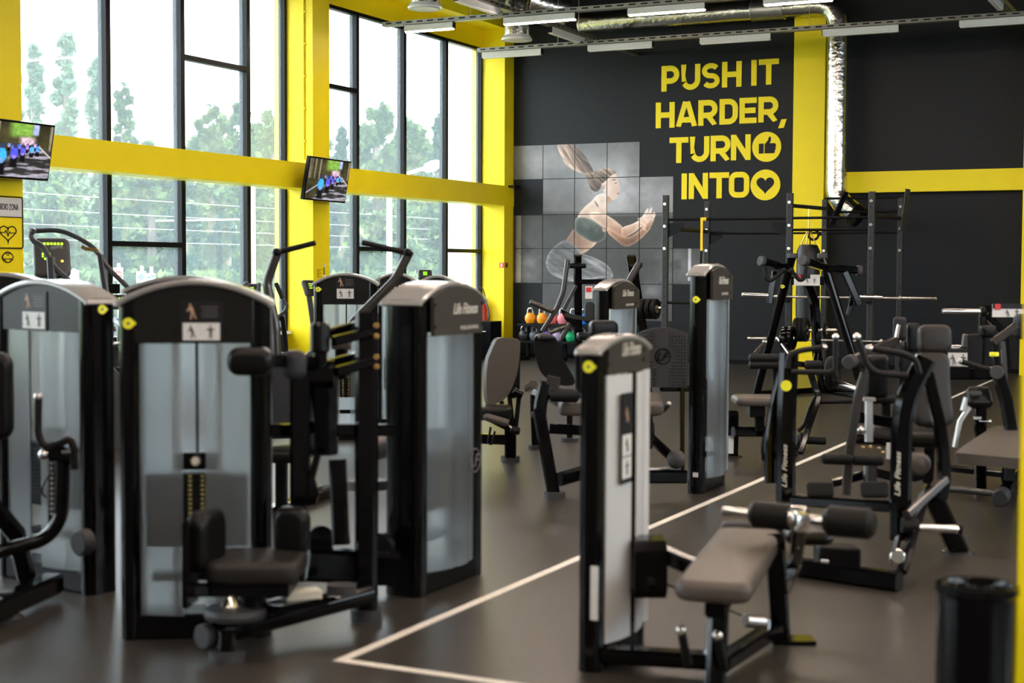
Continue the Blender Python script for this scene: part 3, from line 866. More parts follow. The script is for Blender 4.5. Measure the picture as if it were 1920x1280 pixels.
# ------------------------------------------------------------------ screens and signs
def tv_paint(seed):
    riders = [(.33, .62, .105, (60, 165, 235)), (.50, .56, .075, (75, 80, 232)), (.615, .52, .052, (90, 85, 215)), (.73, .47, .045, (80, 175, 240)), (.81, .45, .040, (60, 140, 235)),
              (.665, .43, .032, (150, 120, 220)), (.56, .43, .036, (70, 95, 215)), (.48, .44, .033, (90, 110, 190)), (.77, .39, .026, (190, 160, 225)), (.64, .37, .026, (210, 170, 205)), (.70, .36, .022, (225, 200, 215)), (.57, .37, .024, (200, 150, 170)), (.42, .42, .03, (120, 130, 190))]
    def f(pts, u, v):
        y = 1-v
        n = fbm(u*400, y*400, 60, seed); fine = fbm(u*400, y*400, 16, seed+3)
        st = vnoise(u*400, y*24, 15, seed+9); road = vnoise(u*90+y*60, y*400, 13, seed+5)
        base = np.stack([30+50*n, 30+46*n, 20+28*n], -1)
        def mix(a, c):
            nonlocal base
            a = np.clip(a, 0, 1)[..., None]; base = base*(1-a)+np.array(c, float)*(.75+.5*fine)[..., None]*a
        sm = lambda x, a, b: np.clip((x-a)/(b-a), 0, 1)
        mix(sm(st, .55, .8)*(y < .5)*.8, (150, 140, 125))
        mix(sm(.20-abs(u-.58), 0, .08)*sm(.30-y, 0, .1), (120, 165, 70))
        mix(sm(.05-abs(u-.76), 0, .02)*sm(.22-y, 0, .05), (160, 175, 230))
        mix(sm(.13-abs(u-.66), 0, .06)*sm(.09-abs(y-.31), 0, .05)*.9, (225, 195, 215))
        rd = sm(y, .42, .5)*sm(u-(.55-.75*(y-.42)), 0, .1)
        mix(rd*.9, (45, 44, 46)); mix(rd*sm(road, .5, .72)*.85, (175, 172, 190))
        mix(sm(.022-abs(y-(.42+(u-.84)*1.1)), 0, .012)*(u > .82), (205, 200, 195))
        mix(sm(.03-abs(y-(.86-.85*u)), 0, .02)*(u < .27), (165, 165, 200))
        for cx, cy, s_, c_ in riders[::-1]:
            mix(sm(s_*.75-abs(u-cx), 0, s_*.3)*(y > cy+s_*.8)*(y < cy+s_*3.4), (14, 14, 20))
            e = ((u-cx)/(s_*.72))**2+((y-cy)/(s_*1.45))**2
            mix(sm(1.15-e, 0, .35), c_)
            mix(sm(1.1-(((u-cx)/(s_*.35))**2+((y-cy+s_*1.75)/(s_*.5))**2), 0, .3), (50, 55, 90))
            mix(sm(.9-(((u-cx)/(s_*.5))**2+((y-cy-s_*.9)/(s_*.5))**2), 0, .4)*.5, (200, 160, 210))
        return np.clip(base, 5, 245)
    return f
def tv(tl, tr, bl, br, label, seed):
    tl, tr, bl, br = map(np.asarray, (tl, tr, bl, br))
    c = (tl+tr+bl+br)/4
    ux = unit((tr-tl)+(br-bl)); uy = (tl-bl)+(tr-br); uy = unit(uy-ux*(uy@ux)); un = np.cross(ux, uy)
    w = (np.linalg.norm(tr-tl)+np.linalg.norm(br-bl))/2; h = (np.linalg.norm(tl-bl)+np.linalg.norm(tr-br))/2
    t = thing('wall_television', label, 'television', c)
    MB().box(c-un*.03, ux, uy, un, w, h, .05).obj('casing', 'black satin', t)
    grid_picture('screen', 'tv picture', t, c-ux*(w/2-.02)-uy*(h/2-.02)-un*.004, ux, uy, w-.04, h-.04, 120, 70, tv_paint(seed), .006)
    arm = MB(); e = c-un*.05
    arm.bar([e, e-un*.12, A(XC+.012, e[1], e[2]-.02)], .08, .10)
    arm.obj('wall_bracket', 'black satin', t)
xo = XC+.36; xi = XC+.26
tv(PX(580, 292, xo), PX(657, 303, xo), PX(571, 374, xi), PX(650, 381, xi), 'television on the middle window column, tilted down, showing a cycle race', 31)
R0, R1 = PX(101, 235, xo), PX(95, 340, xi)
wd = 1.02
tv(R0-EY*wd, R0, R1-EY*wd, R1, 'television tilted down at the left edge, showing a cycle race', 31)

# signs on the left column
X0 = XC+.002
def onp(x, y): return PX(x, y, X0)
a, b = onp(-40, 371), onp(41, 371)
sg = thing('wall_sign', 'cardio zone sign with a heart line drawing on the yellow column at the left edge', 'sign', onp(5, 420))
W0, ztop, zmid, zbot = onp(41, 371)[1], onp(20, 369)[2], onp(20, 407)[2], onp(20, 465)[2]
yl = W0-1.0
MB().abox(X0, X0+.004, yl, W0, zbot, ztop).obj('board', 'yellow paint', sg, smooth=0)
MB().abox(X0+.004, X0+.007, yl+.02, W0-.012, zmid, ztop-.012).obj('white_field', 'print white', sg, smooth=0)
fr = MB()
c = [A(X0+.008, yl, zbot), A(X0+.008, W0, zbot), A(X0+.008, W0, ztop), A(X0+.008, yl, ztop)]
fr.tube(fillet(c+[c[0]], .03), .007, n=6); fr.tube([A(X0+.008, yl, zmid), A(X0+.008, W0, zmid)], .005, n=6)
fr.obj('border', 'print dark', sg)
tx = MB(); text(tx, 'CARDIO ZONA', A(X0+.008, (onp(33, 388)[1]+onp(-8.5, 388)[1])/2, onp(20, 388)[2]), EY, EZ, .062, .003, bold=.0, width=onp(33.5, 388)[1]-onp(-8.5, 388)[1])
tx.obj('lettering', 'print dark', sg, smooth=0)
hc = onp(14, 436); hr = (onp(30, 436)[1]-onp(-1, 436)[1])/2
hp = []
for i in range(40):
    t = 2*math.pi*i/40
    x = 16*math.sin(t)**3; y = 13*math.cos(t)-5*math.cos(2*t)-2*math.cos(3*t)-math.cos(4*t)
    hp.append(hc+EY*x/16*hr+EZ*(y/16*hr*.76)+EX*.007)
hb = MB(); hb.tube(hp, .006, n=6, closed=True)
hb.tube([hc+EY*hr*x+EZ*hr*y*.7+EX*.007 for x, y in ((-1, 0), (-.4, 0), (-.25, .28), (.02, -.42), (.2, .1), (.35, -.05), (1, 0))], .005, n=6)
hb.obj('heart_drawing', 'print dark', sg)
wf = thing('wifi_badge', 'diamond shaped free wifi badge below the cardio sign on the left column', 'sign', onp(14, 482))
wc = onp(14, 482); wr = hr*.80
MB().prism([wc+EY*wr*x+EZ*wr*y*.72 for x, y in smooth_poly([(-1, 0), (0, 1), (1, 0), (0, -1)], 3)], (.003, 0, 0)).obj('plate', 'yellow paint', wf, smooth=0)
wb = MB(); wb.tube([A(wc[0]+.005, 0, 0)*A(1, 0, 0)+A(0, *(wc+EY*wr*x+EZ*wr*y*.72)[1:]) for x, y in smooth_poly([(-1.06, 0), (0, 1.06), (1.06, 0), (0, -1.06)], 3)], .006, n=6, closed=True)
wb.obj('outline', 'print dark', wf)
wb = MB(); text(wb, 'FREE WIFI', wc+EX*.004-EZ*.02, EY, EZ, .018, .002, bold=.02)
wb.obj('lettering', 'print dark', wf, smooth=0); wb = MB()
for k in (1, 2, 3):
    wb.tube([wc+EX*.006+EZ*(.008+.012*k*math.sin(t))+EY*.016*k*math.cos(t) for t in np.linspace(.8, 2.34, 6)], .0035, n=5)
wb.obj('wifi_symbol', 'print dark', wf)
# notice on the middle column
nt_ = thing('wall_notice', 'small printed notice on the room side of the middle yellow column', 'notice', onp(600, 512))
n0, n1 = onp(593, 521), onp(603, 504)
MB().abox(X0, X0+.003, n0[1], n1[1], n0[2], n1[2]).obj('sheet', 'yellow paint', nt_, smooth=0)
ln = MB()
for k in range(7): ln.abox(X0+.003, X0+.005, n0[1]+.01, n1[1]-.01-.03*(k % 3), n1[2]-.012-k*.016, n1[2]-.006-k*.016)
ln.obj('lines', 'print dark', nt_, smooth=0)
sw = thing('wall_thermostat', 'small white switch boxes on the middle yellow column beside the notice', 'switch', onp(607, 508))
for y, h in ((498, .05), (518, .04)):
    p = onp(607, y); MB().box(p+EX*.012, EX, EY, EZ, .024, .035, h).obj('switch_box', 'white plastic', sw)
p = onp(607, 508); MB().tube([p+EX*.008-EZ*.05, p+EX*.008+EZ*.05], .005, n=6).obj('cable', 'print dark', sw)
# red fire signs on the corner column
c3 = cols[0][0]
p = PY(940.5, 497, c3); s1 = thing('fire_sign', 'red and white fire sign on the bright face of the corner column', 'sign', p)
MB().box(p-EY*.003, EX, EY, EZ, .075, .006, .085).obj('plate', 'red paint', s1, smooth=0)
MB().box(p-EY*.007, EX, EY, EZ, .025, .003, .06).obj('symbol', 'print white', s1, smooth=0)
p = PX(949.5, 497, XC); s2 = thing('fire_sign', 'red fire sign on the darker face of the corner column, next to the mural', 'sign', p)
MB().box(p+EX*.003, EX, EY, EZ, .006, .095, .085).obj('plate', 'red paint', s2, smooth=0)
MB().box(p+EX*.007, EX, EY, EZ, .003, .03, .06).obj('symbol', 'print dark', s2, smooth=0)
p = PX(958, 350, XC); br = MB().box(p+EX*.06, EX, EY, EZ, .14, .24, .03)
tag(br.obj('wall_bracket', 'black satin', loc=p), 'small black shelf bracket at the back corner column above the mural edge', 'bracket')
# conduit down the middle column
p0, p1 = PY(573, 10, cols[1][0]), PY(571, 300, cols[1][0])
cd = MB().tube([A(p1[0], p1[1]-.012, 6.0), A(p1[0], p1[1]-.012, p1[2])], .011, n=8)
for k in range(7): cd.box((p1[0], p1[1]-.012, p1[2]+.25+.42*k), EX, EY, EZ, .05, .02, .02)
tag(cd.obj('conduit', 'yellow paint', loc=p1), 'yellow painted cable conduit running down the middle window column', 'conduit')

# fire extinguisher and box by the corner column
p = PY(905, 600, c3-.10)
fe = thing('fire_extinguisher', 'red fire extinguisher with black hose by the corner column', 'fire extinguisher', (p[0], p[1], 0))
zt_ = PY(905, 566, c3-.10)[2]
base = A(p[0], p[1], .40)
MB().lathe(base, EZ, [(.06, 0), (.075, .02), (.075, zt_-.40-.07), (.055, zt_-.40-.015), (.025, zt_-.40)], 20).obj('cylinder', 'red paint', fe)
tp = A(p[0], p[1], zt_)
MB().cyl(tp, tp+EZ*.05, .02).box(tp+EZ*.06+EX*.03, EX, EY, EZ, .14, .03, .02).obj('valve', 'brass', fe)
MB().tube([tp+EZ*.04, tp+A(-.05, -.02, .05), tp+A(-.10, -.03, .15), tp+A(-.05, -.03, .27), tp+A(.03, -.03, .2), tp+A(.06, -.02, .08)], .008, .06, n=8).obj('carry_loop', 'print dark', fe)
MB().tube([tp+EZ*.03, tp+A(.10, -.04, -.02), tp+A(.15, -.05, -.25), tp+A(.10, -.05, -.42)], .016, .08, n=10).obj('hose', 'rail grey', fe)
MB().abox(p[0]-.09, p[0]+.09, p[1]-.09, p[1]+.09, 0, .40).obj('stand', 'black satin', fe, smooth=0)
p = FL(922, 690); p = A(PY(922, 600, c3-.25)[0]+.02, c3-.45, 0)
ztb = PY(922, 602, p[1])[2]
bx = thing('storage_box', 'low black cabinet at the foot of the corner column', 'cabinet', p)
MB().abox(p[0]-.16, p[0]+.16, p[1]-.2, p[1]+.2, 0, ztb).obj('body', 'black frame', bx, smooth=0)
MB().tube([p+A(-.02, -.20, ztb-.16), p+A(-.02, -.225, ztb-.16), p+A(.08, -.225, ztb-.16), p+A(.08, -.20, ztb-.16)], .008, n=8).obj('handle', 'satin steel', bx)

# ------------------------------------------------------------------ outdoors
GZ = -.35
struct(MB().abox(-90, XG-.3, -45, 95, GZ-.1, GZ).obj('ground_outside', 'grass', smooth=0))
tag(MB().abox(-27, -16, -45, 95, GZ, GZ+.01).obj('road', 'asphalt', loc=(-21, 20, GZ), smooth=0), 'pale asphalt road outside beyond the windows', 'road')
bpy.data.objects['road']['kind'] = 'structure'
def tree(px, ytop, dd, wpx, kind, label, leaves=11000, lowpx=610):
    top = V(px, ytop, dd); base = A(top[0], top[1], GZ)
    H = top[2]-GZ; Rr = wpx/2*dd/FOC
    t = thing('broadleaf_tree' if kind != 'spruce needles' else 'conifer_tree', label, 'tree', base, 'trees outside')
    MB().tube([base, base+EZ*H*.35+EX*.1, base+EZ*H*.8], .05*Rr+.08, n=8).obj('trunk', 'trunk bark', t)
    r = np.random.default_rng(int(px*7+ytop))
    nb = 60
    # blobs on the crown, leaves on the blobs
    if kind == 'poplar leaves': prof = lambda s: math.sin(math.pi*(.06+.90*s))**.6*(1-.35*s)
    elif kind == 'spruce needles': prof = lambda s: (1-s)**.8+.05
    else: prof = lambda s: math.sin(math.pi*(.12+.86*s))**.5
    blobs = []
    for i in range(nb):
        s = (i+.5)/nb; a = r.random()*6.28; q = prof(s)*Rr*(.15+.80*r.random())
        blobs.append((base+A(math.cos(a)*q, math.sin(a)*q, H*(.06+.90*s)), Rr*(.15+.16*r.random())*(1.7 if kind == PL else 1.)*max(.45, prof(s))))
    bi = r.integers(0, nb, leaves)
    C0 = np.array([b[0] for b in blobs])[bi]; Rb = np.array([b[1] for b in blobs])[bi]
    dv = r.normal(size=(leaves, 3)); dv /= np.linalg.norm(dv, axis=1)[:, None]
    pos = C0+dv*(Rb*np.clip(np.abs(r.normal(.55, .42, leaves)), 0, 1.7))[:, None]*A(1, 1, 1.15)
    pos = np.vstack([pos[pos[:, 2] > GZ+.2], (base+EZ*(H-.12))[None]])
    n = len(pos)
    a = r.normal(size=(n, 3)); a /= np.linalg.norm(a, axis=1)[:, None]
    b = np.cross(a, r.normal(size=(n, 3))); b /= np.linalg.norm(b, axis=1)[:, None]
    sz = (.055+.075*r.random(n))*dd/34*(1.0 if kind != 'spruce needles' else .9)*(1.75 if dd > 60 else 1.35 if ytop > 260 else 1.)
    el = .6 if kind != 'spruce needles' else .35
    quad = np.stack([pos-a*sz[:, None], pos+b*(sz*el)[:, None], pos+a*sz[:, None], pos-b*(sz*el)[:, None]], 1).reshape(-1, 3)
    m = MB(); m.v = [tuple(p) for p in quad]; m.f = [(4*i, 4*i+1, 4*i+2, 4*i+3) for i in range(n)]
    m.obj('foliage', kind, t, smooth=0)
PL, ML, SP = 'poplar leaves', 'maple leaves', 'spruce needles'
for a in (
    (62, 64, 46, 62, PL, 'tall slender pale tree just right of the left column'),
    (122, 46, 52, 72, PL, 'tallest pale poplar, behind the first window pane'),
    (178, 96, 58, 62, PL, 'pale poplar beside the first window mullion'),
    (232, 150, 46, 64, ML, 'round pale tree behind the second window pane'),
    (100, 330, 34, 190, ML, 'leafy tree below the beam behind the stair climber'),
    (280, 262, 42.5, 150, ML, 'broad low tree below the gap of sky'),
    (340, 268, 41, 130, SP, 'blue green conifer beside the second mullion'),
    (392, 190, 52, 110, ML, 'tree rising behind the third window pane'),
    (452, 184, 58, 105, ML, 'tree beside the third window mullion'),
    (420, 395, 36.5, 170, SP, 'low dark conifer behind the third window pane'),
    (512, 200, 46, 125, ML, 'tree just left of the middle column'),
    (560, 215, 52, 110, SP, 'dark tree hidden partly by the middle column'),
    (640, 232, 58, 110, SP, 'blue green tree just right of the middle column'),
    (706, 188, 46, 140, ML, 'pale tree behind the fifth window pane'),
    (768, 215, 52, 130, ML, 'bright green tree behind the second pane right of the middle column'),
    (822, 208, 58, 130, SP, 'dark tree near the right end of the windows'),
    (876, 212, 46, 110, ML, 'yellow green tree in the last window pane'),
    (720, 400, 34, 170, ML, 'low leafy tree under the beam right of the middle column'),
    (850, 420, 36.5, 170, ML, 'low yellow green tree under the beam at the right end of the windows'),
    (210, 420, 38.5, 120, SP, 'low blue green tree behind the road signs'),
    (20, 120, 52, 90, PL, 'pale poplar hidden behind the left column'),
    (300, 305, 62, 118, ML, 'distant tree belt behind the second window pane'),
    (392, 236, 71, 118, ML, 'distant tree belt behind the third window pane'),
    (486, 226, 80, 118, SP, 'distant dark tree belt left of the middle column'),
    (590, 245, 62, 118, ML, 'distant tree belt behind the middle column'),
    (682, 232, 71, 118, SP, 'distant dark tree belt right of the middle column'),
    (770, 226, 80, 118, ML, 'distant tree belt behind the fifth window pane'),
    (856, 228, 62, 118, ML, 'distant tree belt in the last window panes'),
    (110, 240, 71, 118, ML, 'distant tree belt behind the poplars'),
    (205, 290, 80, 118, SP, 'distant dark tree belt behind the first mullion'),
    ): tree(*a)
# hedges close the bottom of the view
for x, y, dd, w, l in ((110, 575, 29.5, 250, 'clipped hedge beyond the road at the left'), (420, 560, 29.5, 260, 'clipped hedge beyond the road behind the weight towers'), (720, 560, 29.5, 220, 'clipped hedge beyond the road right of the middle column')):
    p = V(x, y, dd); p[2] = GZ; wd_ = w*dd/FOC; r = np.random.default_rng(x)
    n = 4200; pos = np.stack([p[0]+r.normal(0, .3, n), p[1]+(r.random(n)-.5)*wd_*1.1, GZ+1.7*r.random(n)**.6], 1)
    a = r.normal(size=(n, 3)); a /= np.linalg.norm(a, axis=1)[:, None]; b = np.cross(a, r.normal(size=(n, 3))); b /= np.linalg.norm(b, axis=1)[:, None]
    s_ = .12
    quad = np.stack([pos-a*s_, pos+b*s_*.6, pos+a*s_, pos-b*s_*.6], 1).reshape(-1, 3)
    m = MB(); m.v = [tuple(q) for q in quad]; m.f = [(4*i, 4*i+1, 4*i+2, 4*i+3) for i in range(n)]
    tag(m.obj('hedge', ML, loc=p, smooth=0), l, 'hedge', 'hedges outside')
# street furniture
p = V(730, 300, 26); pb = A(p[0], p[1], GZ)
sl = thing('street_lamp', 'white street lamp post outside right of the middle column', 'street lamp', pb)
MB().cyl(pb, A(p[0], p[1], V(730, 362, 26)[2]), .055, .045).obj('pole', 'white render', sl)
h = V(808, 314, 26)
MB().tube([A(p[0], p[1], V(730, 362, 26)[2]), A(p[0], p[1], V(730, 335, 26)[2]), h-A(.0, .1, .0)], .03, .3).obj('arm', 'white render', sl)
MB().lathe(h-HR*.16-EZ*.05, HR+EZ*.4, [(.01, 0), (.08, .08), (.10, .2), (.07, .32), (.01, .38)], 16).obj('lamp_head', 'white plastic', sl)
p = V(474, 500, 27); pb = A(p[0], p[1], GZ)
tag(MB().cyl(pb, A(p[0], p[1], 3.1), .05).obj('utility_pole', 'white render', loc=pb), 'plain white pole outside beside the third mullion', 'pole')
def sign_post(x, y, dd, label):
    p = V(x, y, dd); t = thing('road_sign', label, 'road sign', A(p[0], p[1], GZ))
    MB().cyl(A(p[0], p[1], GZ), p+EZ*.2-HF*0, .03).obj('post', 'satin steel', t)
    return t, p
t, p = sign_post(223, 514, 27.3, 'red and white no entry road sign outside')
n_ = -HF
MB().box(p+n_*.05, HR, EZ, n_, .17, .24, .01).obj('panel', 'print white', t, smooth=0)
b_ = disc(MB(), p+n_*.056, n_, .075, .006).obj('red_disc', 'red paint', t)
MB().box(p+n_*.066, HR, EZ, n_, .10, .025, .006).obj('bar', 'print white', b_, smooth=0)
t, p = sign_post(266, 519, 27.3, 'no parking road sign with white plates below it outside')
MB().box(p+n_*.05, HR, EZ, n_, .17, .20, .01).box(p+n_*.05-EZ*.17, HR, EZ, n_, .15, .08, .01).box(p+n_*.05-EZ*.27, HR, EZ, n_, .15, .08, .01).obj('panel', 'print white', t, smooth=0)
b_ = disc(MB(), p+n_*.056, n_, .06, .006).obj('blue_disc', 'print blue', t)
MB().box(p+n_*.066, unit(HR-EZ), unit(HR+EZ), n_, .11, .015, .006).obj('bar', 'red paint', b_, smooth=0)
t, p = sign_post(284, 520, 27.5, 'blue and white road sign right of the no parking sign')
MB().box(p+n_*.05, HR, EZ, n_, .16, .15, .01).obj('panel', 'print white', t, smooth=0)
MB().box(p+n_*.056-HR*.03, HR, EZ, n_, .07, .05, .006).box(p+n_*.056+HR*.04+EZ*.03, HR, EZ, n_, .06, .05, .006).obj('symbol', 'print blue', t, smooth=0)
t, p = sign_post(139, 524, 27, 'plain white sign board outside behind the stair climber')
MB().box(p+n_*.05, HR, EZ, n_, .20, .34, .01).obj('panel', 'print white', t, smooth=0)
for i, (y, dd) in enumerate(((371, 29), (400, 29.5), (426, 30), (452, 30.5))):
    p = V(200, y, dd)
    tag(MB().tube([A(p[0], -20, p[2]+.2), A(p[0], p[1], p[2]), A(p[0], 40, p[2])], .003, n=6).obj('overhead_wire', 'white plastic', loc=p), ['uppermost', 'second from the top', 'third from the top', 'lowest'][i]+' of the overhead wires outside the windows', 'wire', 'overhead wires')
p = V(292, 414, 27); q = V(474, 411, 27)
tag(MB().tube([p, q], .014, n=8).obj('wire_bracket', 'white render', loc=p), 'white horizontal arm carrying the overhead wires, from the white pole', 'arm')
p = PX(888, 400, XG-.45)
struct(MB().abox(XG-.9, XG-.35, p[1]-.12, p[1]+.12, GZ, 6.5).obj('trim_20', 'white render', smooth=0))
# ------------------------------------------------------------------ weight stack towers
def figure_blob(mb, c, u, v, s, pose=0):
    """little printed exercise figure: head, torso, limbs"""
    n = np.cross(u, v)
    def q(pts): mb.prism([c+u*x*s+v*y*s for x, y in pts], n*.0012)
    hx, hy = (-.12, .42) if pose == 0 else (0., .44)
    q([(hx+.085*math.cos(t), hy+.1*math.sin(t)) for t in np.linspace(0, 6.28, 11)[:-1]])
    if pose == 0:
        q([(-.22, .28), (.04, .32), (.14, -.04), (-.06, -.12)])
        q([(-.22, .28), (-.36, .02), (-.29, -.02), (-.12, .22)]); q([(-.06, -.10), (-.12, -.52), (-.02, -.52), (.05, -.10)]); q([(.04, -.10), (.20, -.50), (.29, -.48), (.14, -.04)])
    else:
        q([(-.15, .30), (.15, .30), (.11, -.10), (-.11, -.10)])
        q([(-.15, .30), (-.34, .14), (-.30, .06), (-.11, .18)]); q([(.15, .30), (.34, .14), (.30, .06), (.11, .18)])
        q([(-.11, -.10), (-.14, -.52), (-.04, -.52), (-.01, -.10)]); q([(.01, -.10), (.04, -.52), (.14, -.52), (.11, -.10)])
def placard(parent, c, u, v, w, h, name='instruction_placard', top=.48, stacked=False):
    n = np.cross(u, v)
    o = MB().box(c+n*.003, u, v, n, w, h, .006).obj(name, 'print dark', parent, smooth=0)
    f = MB(); figure_blob(f, c+v*h*(.5-top/2)-u*w*(.22 if not stacked else 0)+n*.0065, u, v, min(w*.55, h*top*.75))
    f.obj('figure', 'print skin', o, smooth=0)
    if not stacked:
        t = MB()
        for k in range(4): t.box(c+v*h*(.5-top*(.28+.16*k))+u*w*.20+n*.0065, u, v, n, w*(.42-.05*(k % 2)), h*.022, .001)
        t.obj('text_lines', 'print mark', o, smooth=0)
        d_ = MB().box(c-v*h*(top-.02)/2+n*.0065, u, v, n, w*.88, h*(.90-top), .001).obj('diagram', 'print white', o, smooth=0)
        f = MB()
        for s, p in ((-1, 0), (1, 1)): figure_blob(f, c-v*h*(top-.02)/2+u*w*.22*s+n*.008, u, v, h*(.78-top), p)
        f.obj('diagram_figures', 'print mark', o, smooth=0)
    else:
        f2 = MB()
        for k in range(2):
            MB().box(c-v*h*(.075+.25*k)+n*.0065, u, v, n, w*.9, h*.235, .001).obj('diagram', 'print white', o, smooth=0)
            figure_blob(f2, c-v*h*(.075+.25*k)+n*.008, u, v, h*.15, k)
        f2.obj('diagram_figures', 'print mark', o, smooth=0)
    return o
def sticker(parent, c, n, u, r=.022):
    """drop shaped yellow sticker with a small dark eye"""
    v = np.cross(n, u)
    pts = [c+(u*math.cos(t)+v*math.sin(t))*r for t in np.linspace(math.radians(38), math.radians(322), 22)]+[c+u*r*1.45]
    o = MB().prism(pts, n*.002).obj('sticker', 'sticker yellow', parent, smooth=0)
    MB().lathe(c+n*.002, n, [(r*.3, 0), (r*.3, .001)], 12).obj('sticker_dot', 'print mark', o, smooth=0)
def tower(root, a, b, side, th=.17, ztop=1.42, zh=1.19, face='open', bulge=.05, pw=.085, logo=None, sub=None, plac=None, stick=None, emblem=False, rear_logo=None, arch=.085, slot=.045, skin='frosted acrylic', flush=False, head='header grey'):
    """a and b: floor points under the outer faces of the two posts; side: which way the front looks.
    face 'open': two frosted halves either side of a slot showing the stack; 'closed': a fluted frosted shell"""
    a, b = A(a[0], a[1], 0), A(b[0], b[1], 0)
    u = unit(b-a); W = np.linalg.norm(b-a); n = np.cross(u, EZ)
    if n@side < 0: n = -n
    m = (a+b)/2
    zs = ztop-arch
    rise = lambda t: zs+(ztop-zs)*(1-(2*t/W-1)**2)
    # posts
    for p, s in ((a, 1), (b, -1)):
        MB().flatoval([p+u*s*pw/2, p+u*s*pw/2+EZ*(zs+.015)], pw, th, up=n, n=6).obj('post', 'black gloss', root)
    # arched cap
    pts = [a+u*(W*k/24)+EZ*(rise(W*k/24)) for k in range(25)]
    pts = [pts[0]-u*.004-EZ*.012]+pts+[pts[-1]+u*.004-EZ*.012]
    MB().bar(pts, th+.016, .024, up=EZ, ch=.3).obj('arched_cap', 'cap grey', root)
    heads = {}
    for s, nm in ((1, 'header_panel'), (-1, 'rear_header_panel')):
        poly = [a+u*(pw*.8)+EZ*zh, b-u*(pw*.8)+EZ*zh]+[a+u*x+EZ*(rise(x)-.012) for x in np.linspace(W-pw*.8, pw*.8, 14)]
        if flush and s == 1: poly = [a+u*(pw*.9)+EZ*zh, b-u*.004+EZ*zh]+[a+u*x+EZ*(rise(x)-.012) for x in np.linspace(W-.004, pw*.9, 14)]
        dep_ = th/2+.004-.018 if (flush and s == 1) else th/2-.028
        off = n*s*(dep_+(bulge*.5 if (s == 1 and face == 'closed') else 0))
        heads[s] = MB().prism([p+off for p in poly], n*s*.018).obj(nm, head if s == 1 else 'header grey', root, smooth=0)
    off = n*((th/2+.004 if flush else th/2-.010)+(bulge*.5 if face == 'closed' else 0))
    un_ = u if np.cross(u, EZ)@n > 0 else -u
    def lg(h, f, txt, su, flip):
        uu = -un_ if flip else un_; nn = -n if flip else n
        zc = (zh+zs)/2
        sh = .34
        mb = MB(); text(mb, txt, m+f+EZ*(zc+.045)+uu*W*.10, uu, EZ, .052, .003, shear=sh, bold=.015, width=W*.38); mb.obj('emblem', 'emblem silver', h, smooth=0)
        if su:
            mb = MB(); text(mb, su, m+f+EZ*(zc-.045)+uu*W*.16, uu, EZ, .018, .002, bold=.01, width=W*.27); mb.obj('caption', 'emblem silver', h, smooth=0)
        for sx in (-1, 1):
            for z in (zh+.04, zs-.01): MB().lathe(m+f+uu*sx*W*.36+EZ*z, nn, [(.010, 0), (.010, .002)], 12).obj('bolt', 'black satin', h, smooth=0)
    if logo: lg(heads[1], off, logo, sub, False)
    if rear_logo: lg(heads[-1], -n*(th/2-.010), rear_logo, sub, True)
    # base
    MB().box(m+EZ*.05, u, n, EZ, W-.02, th-.02, .10).obj('base', 'black satin', root)
    # shields
    zb = .10
    wi = W-2*pw*.8
    def shell(x0, x1, s, name, fl=0):
        N = 20; pr = []; back = []
        for k in range(N+1):
            x = x0+(x1-x0)*k/N
            t = (x-W/2)/(wi/2)
            o_ = (th/2+.005 if (flush and s == 1) else th/2-.025)+bulge*max(0, 1-t*t)
            for g in fl if fl else (): o_ -= .012*math.exp(-((x-W*g)/.012)**2)
            pr.append(a+u*x+n*s*o_); back.append(a+u*x+n*s*(o_-.006))
        mb = MB(); N1 = N+1
        mb.v = [tuple(p+EZ*zb) for p in pr]+[tuple(p+EZ*zh) for p in pr]+[tuple(p+EZ*zb) for p in back]+[tuple(p+EZ*zh) for p in back]
        for k in range(N):
            mb.f += [(k, k+1, N1+k+1, N1+k), (2*N1+k+1, 2*N1+k, 3*N1+k, 3*N1+k+1), (N1+k, N1+k+1, 3*N1+k+1, 3*N1+k), (k+1, k, 2*N1+k, 2*N1+k+1)]
        mb.f += [(0, N1, 3*N1, 2*N1), (N, 2*N1+N, 3*N1+N, N1+N)]
        return mb.obj(name, skin, root, smooth=50)
    if face == 'open':
        sl = slot
        shell(pw*.8, W/2-sl, 1, 'frosted_panel'); shell(W/2+sl, W-.004 if flush else W-pw*.8, 1, 'frosted_panel')
    else: shell(pw*.8, W-.004 if flush else W-pw*.8, 1, 'frosted_shell', (.42, .66))
    shell(pw*.8, W-pw*.8, -1, 'rear_frosted_panel')
    # stack inside
    st = MB(); zt = .665; sd = min(.10, th*.5); sw = min(.40, W-.2)
    for k in range(16): st.box(m+EZ*(.375+.0185*k), u, n, EZ, sw, sd, .016)
    st.box(m+EZ*.24, u, n, EZ, sw*.9, sd*.8, .03)
    so = st.obj('weight_stack', 'iron plate', root)
    nb = MB()
    for k in range(16):
        for s in (-1, 1): nb.box(m+n*(sd/2+.002)+u*s*.025+EZ*(.375+.0185*k), u, n, EZ, .014, .002, .009)
    nb.obj('weight_numbers', 'number yellow', so, smooth=0)
    MB().box(m+EZ*(zt+.045), u, n, EZ, .16, sd*.7, .07).cyl(m+n*sd*.36+EZ*(zt+.05), m+n*sd*.7+EZ*(zt+.05), .022).obj('top_weight', 'black satin', root)
    MB().lathe(m+n*sd*.7+EZ*(zt+.05), n, [(.016, 0), (.019, .01), (.012, .024)], 14).obj('selector_knob', 'cream plastic', root)
    for s in (-1, 1): MB().cyl(m+u*s*.085+EZ*.1, m+u*s*.085+EZ*zh, .014).obj('guide_rod', 'chrome', root)
    MB().cyl(m+EZ*(zt+.08), m+EZ*zh, .006, n=8).obj('cable', 'print dark', root)
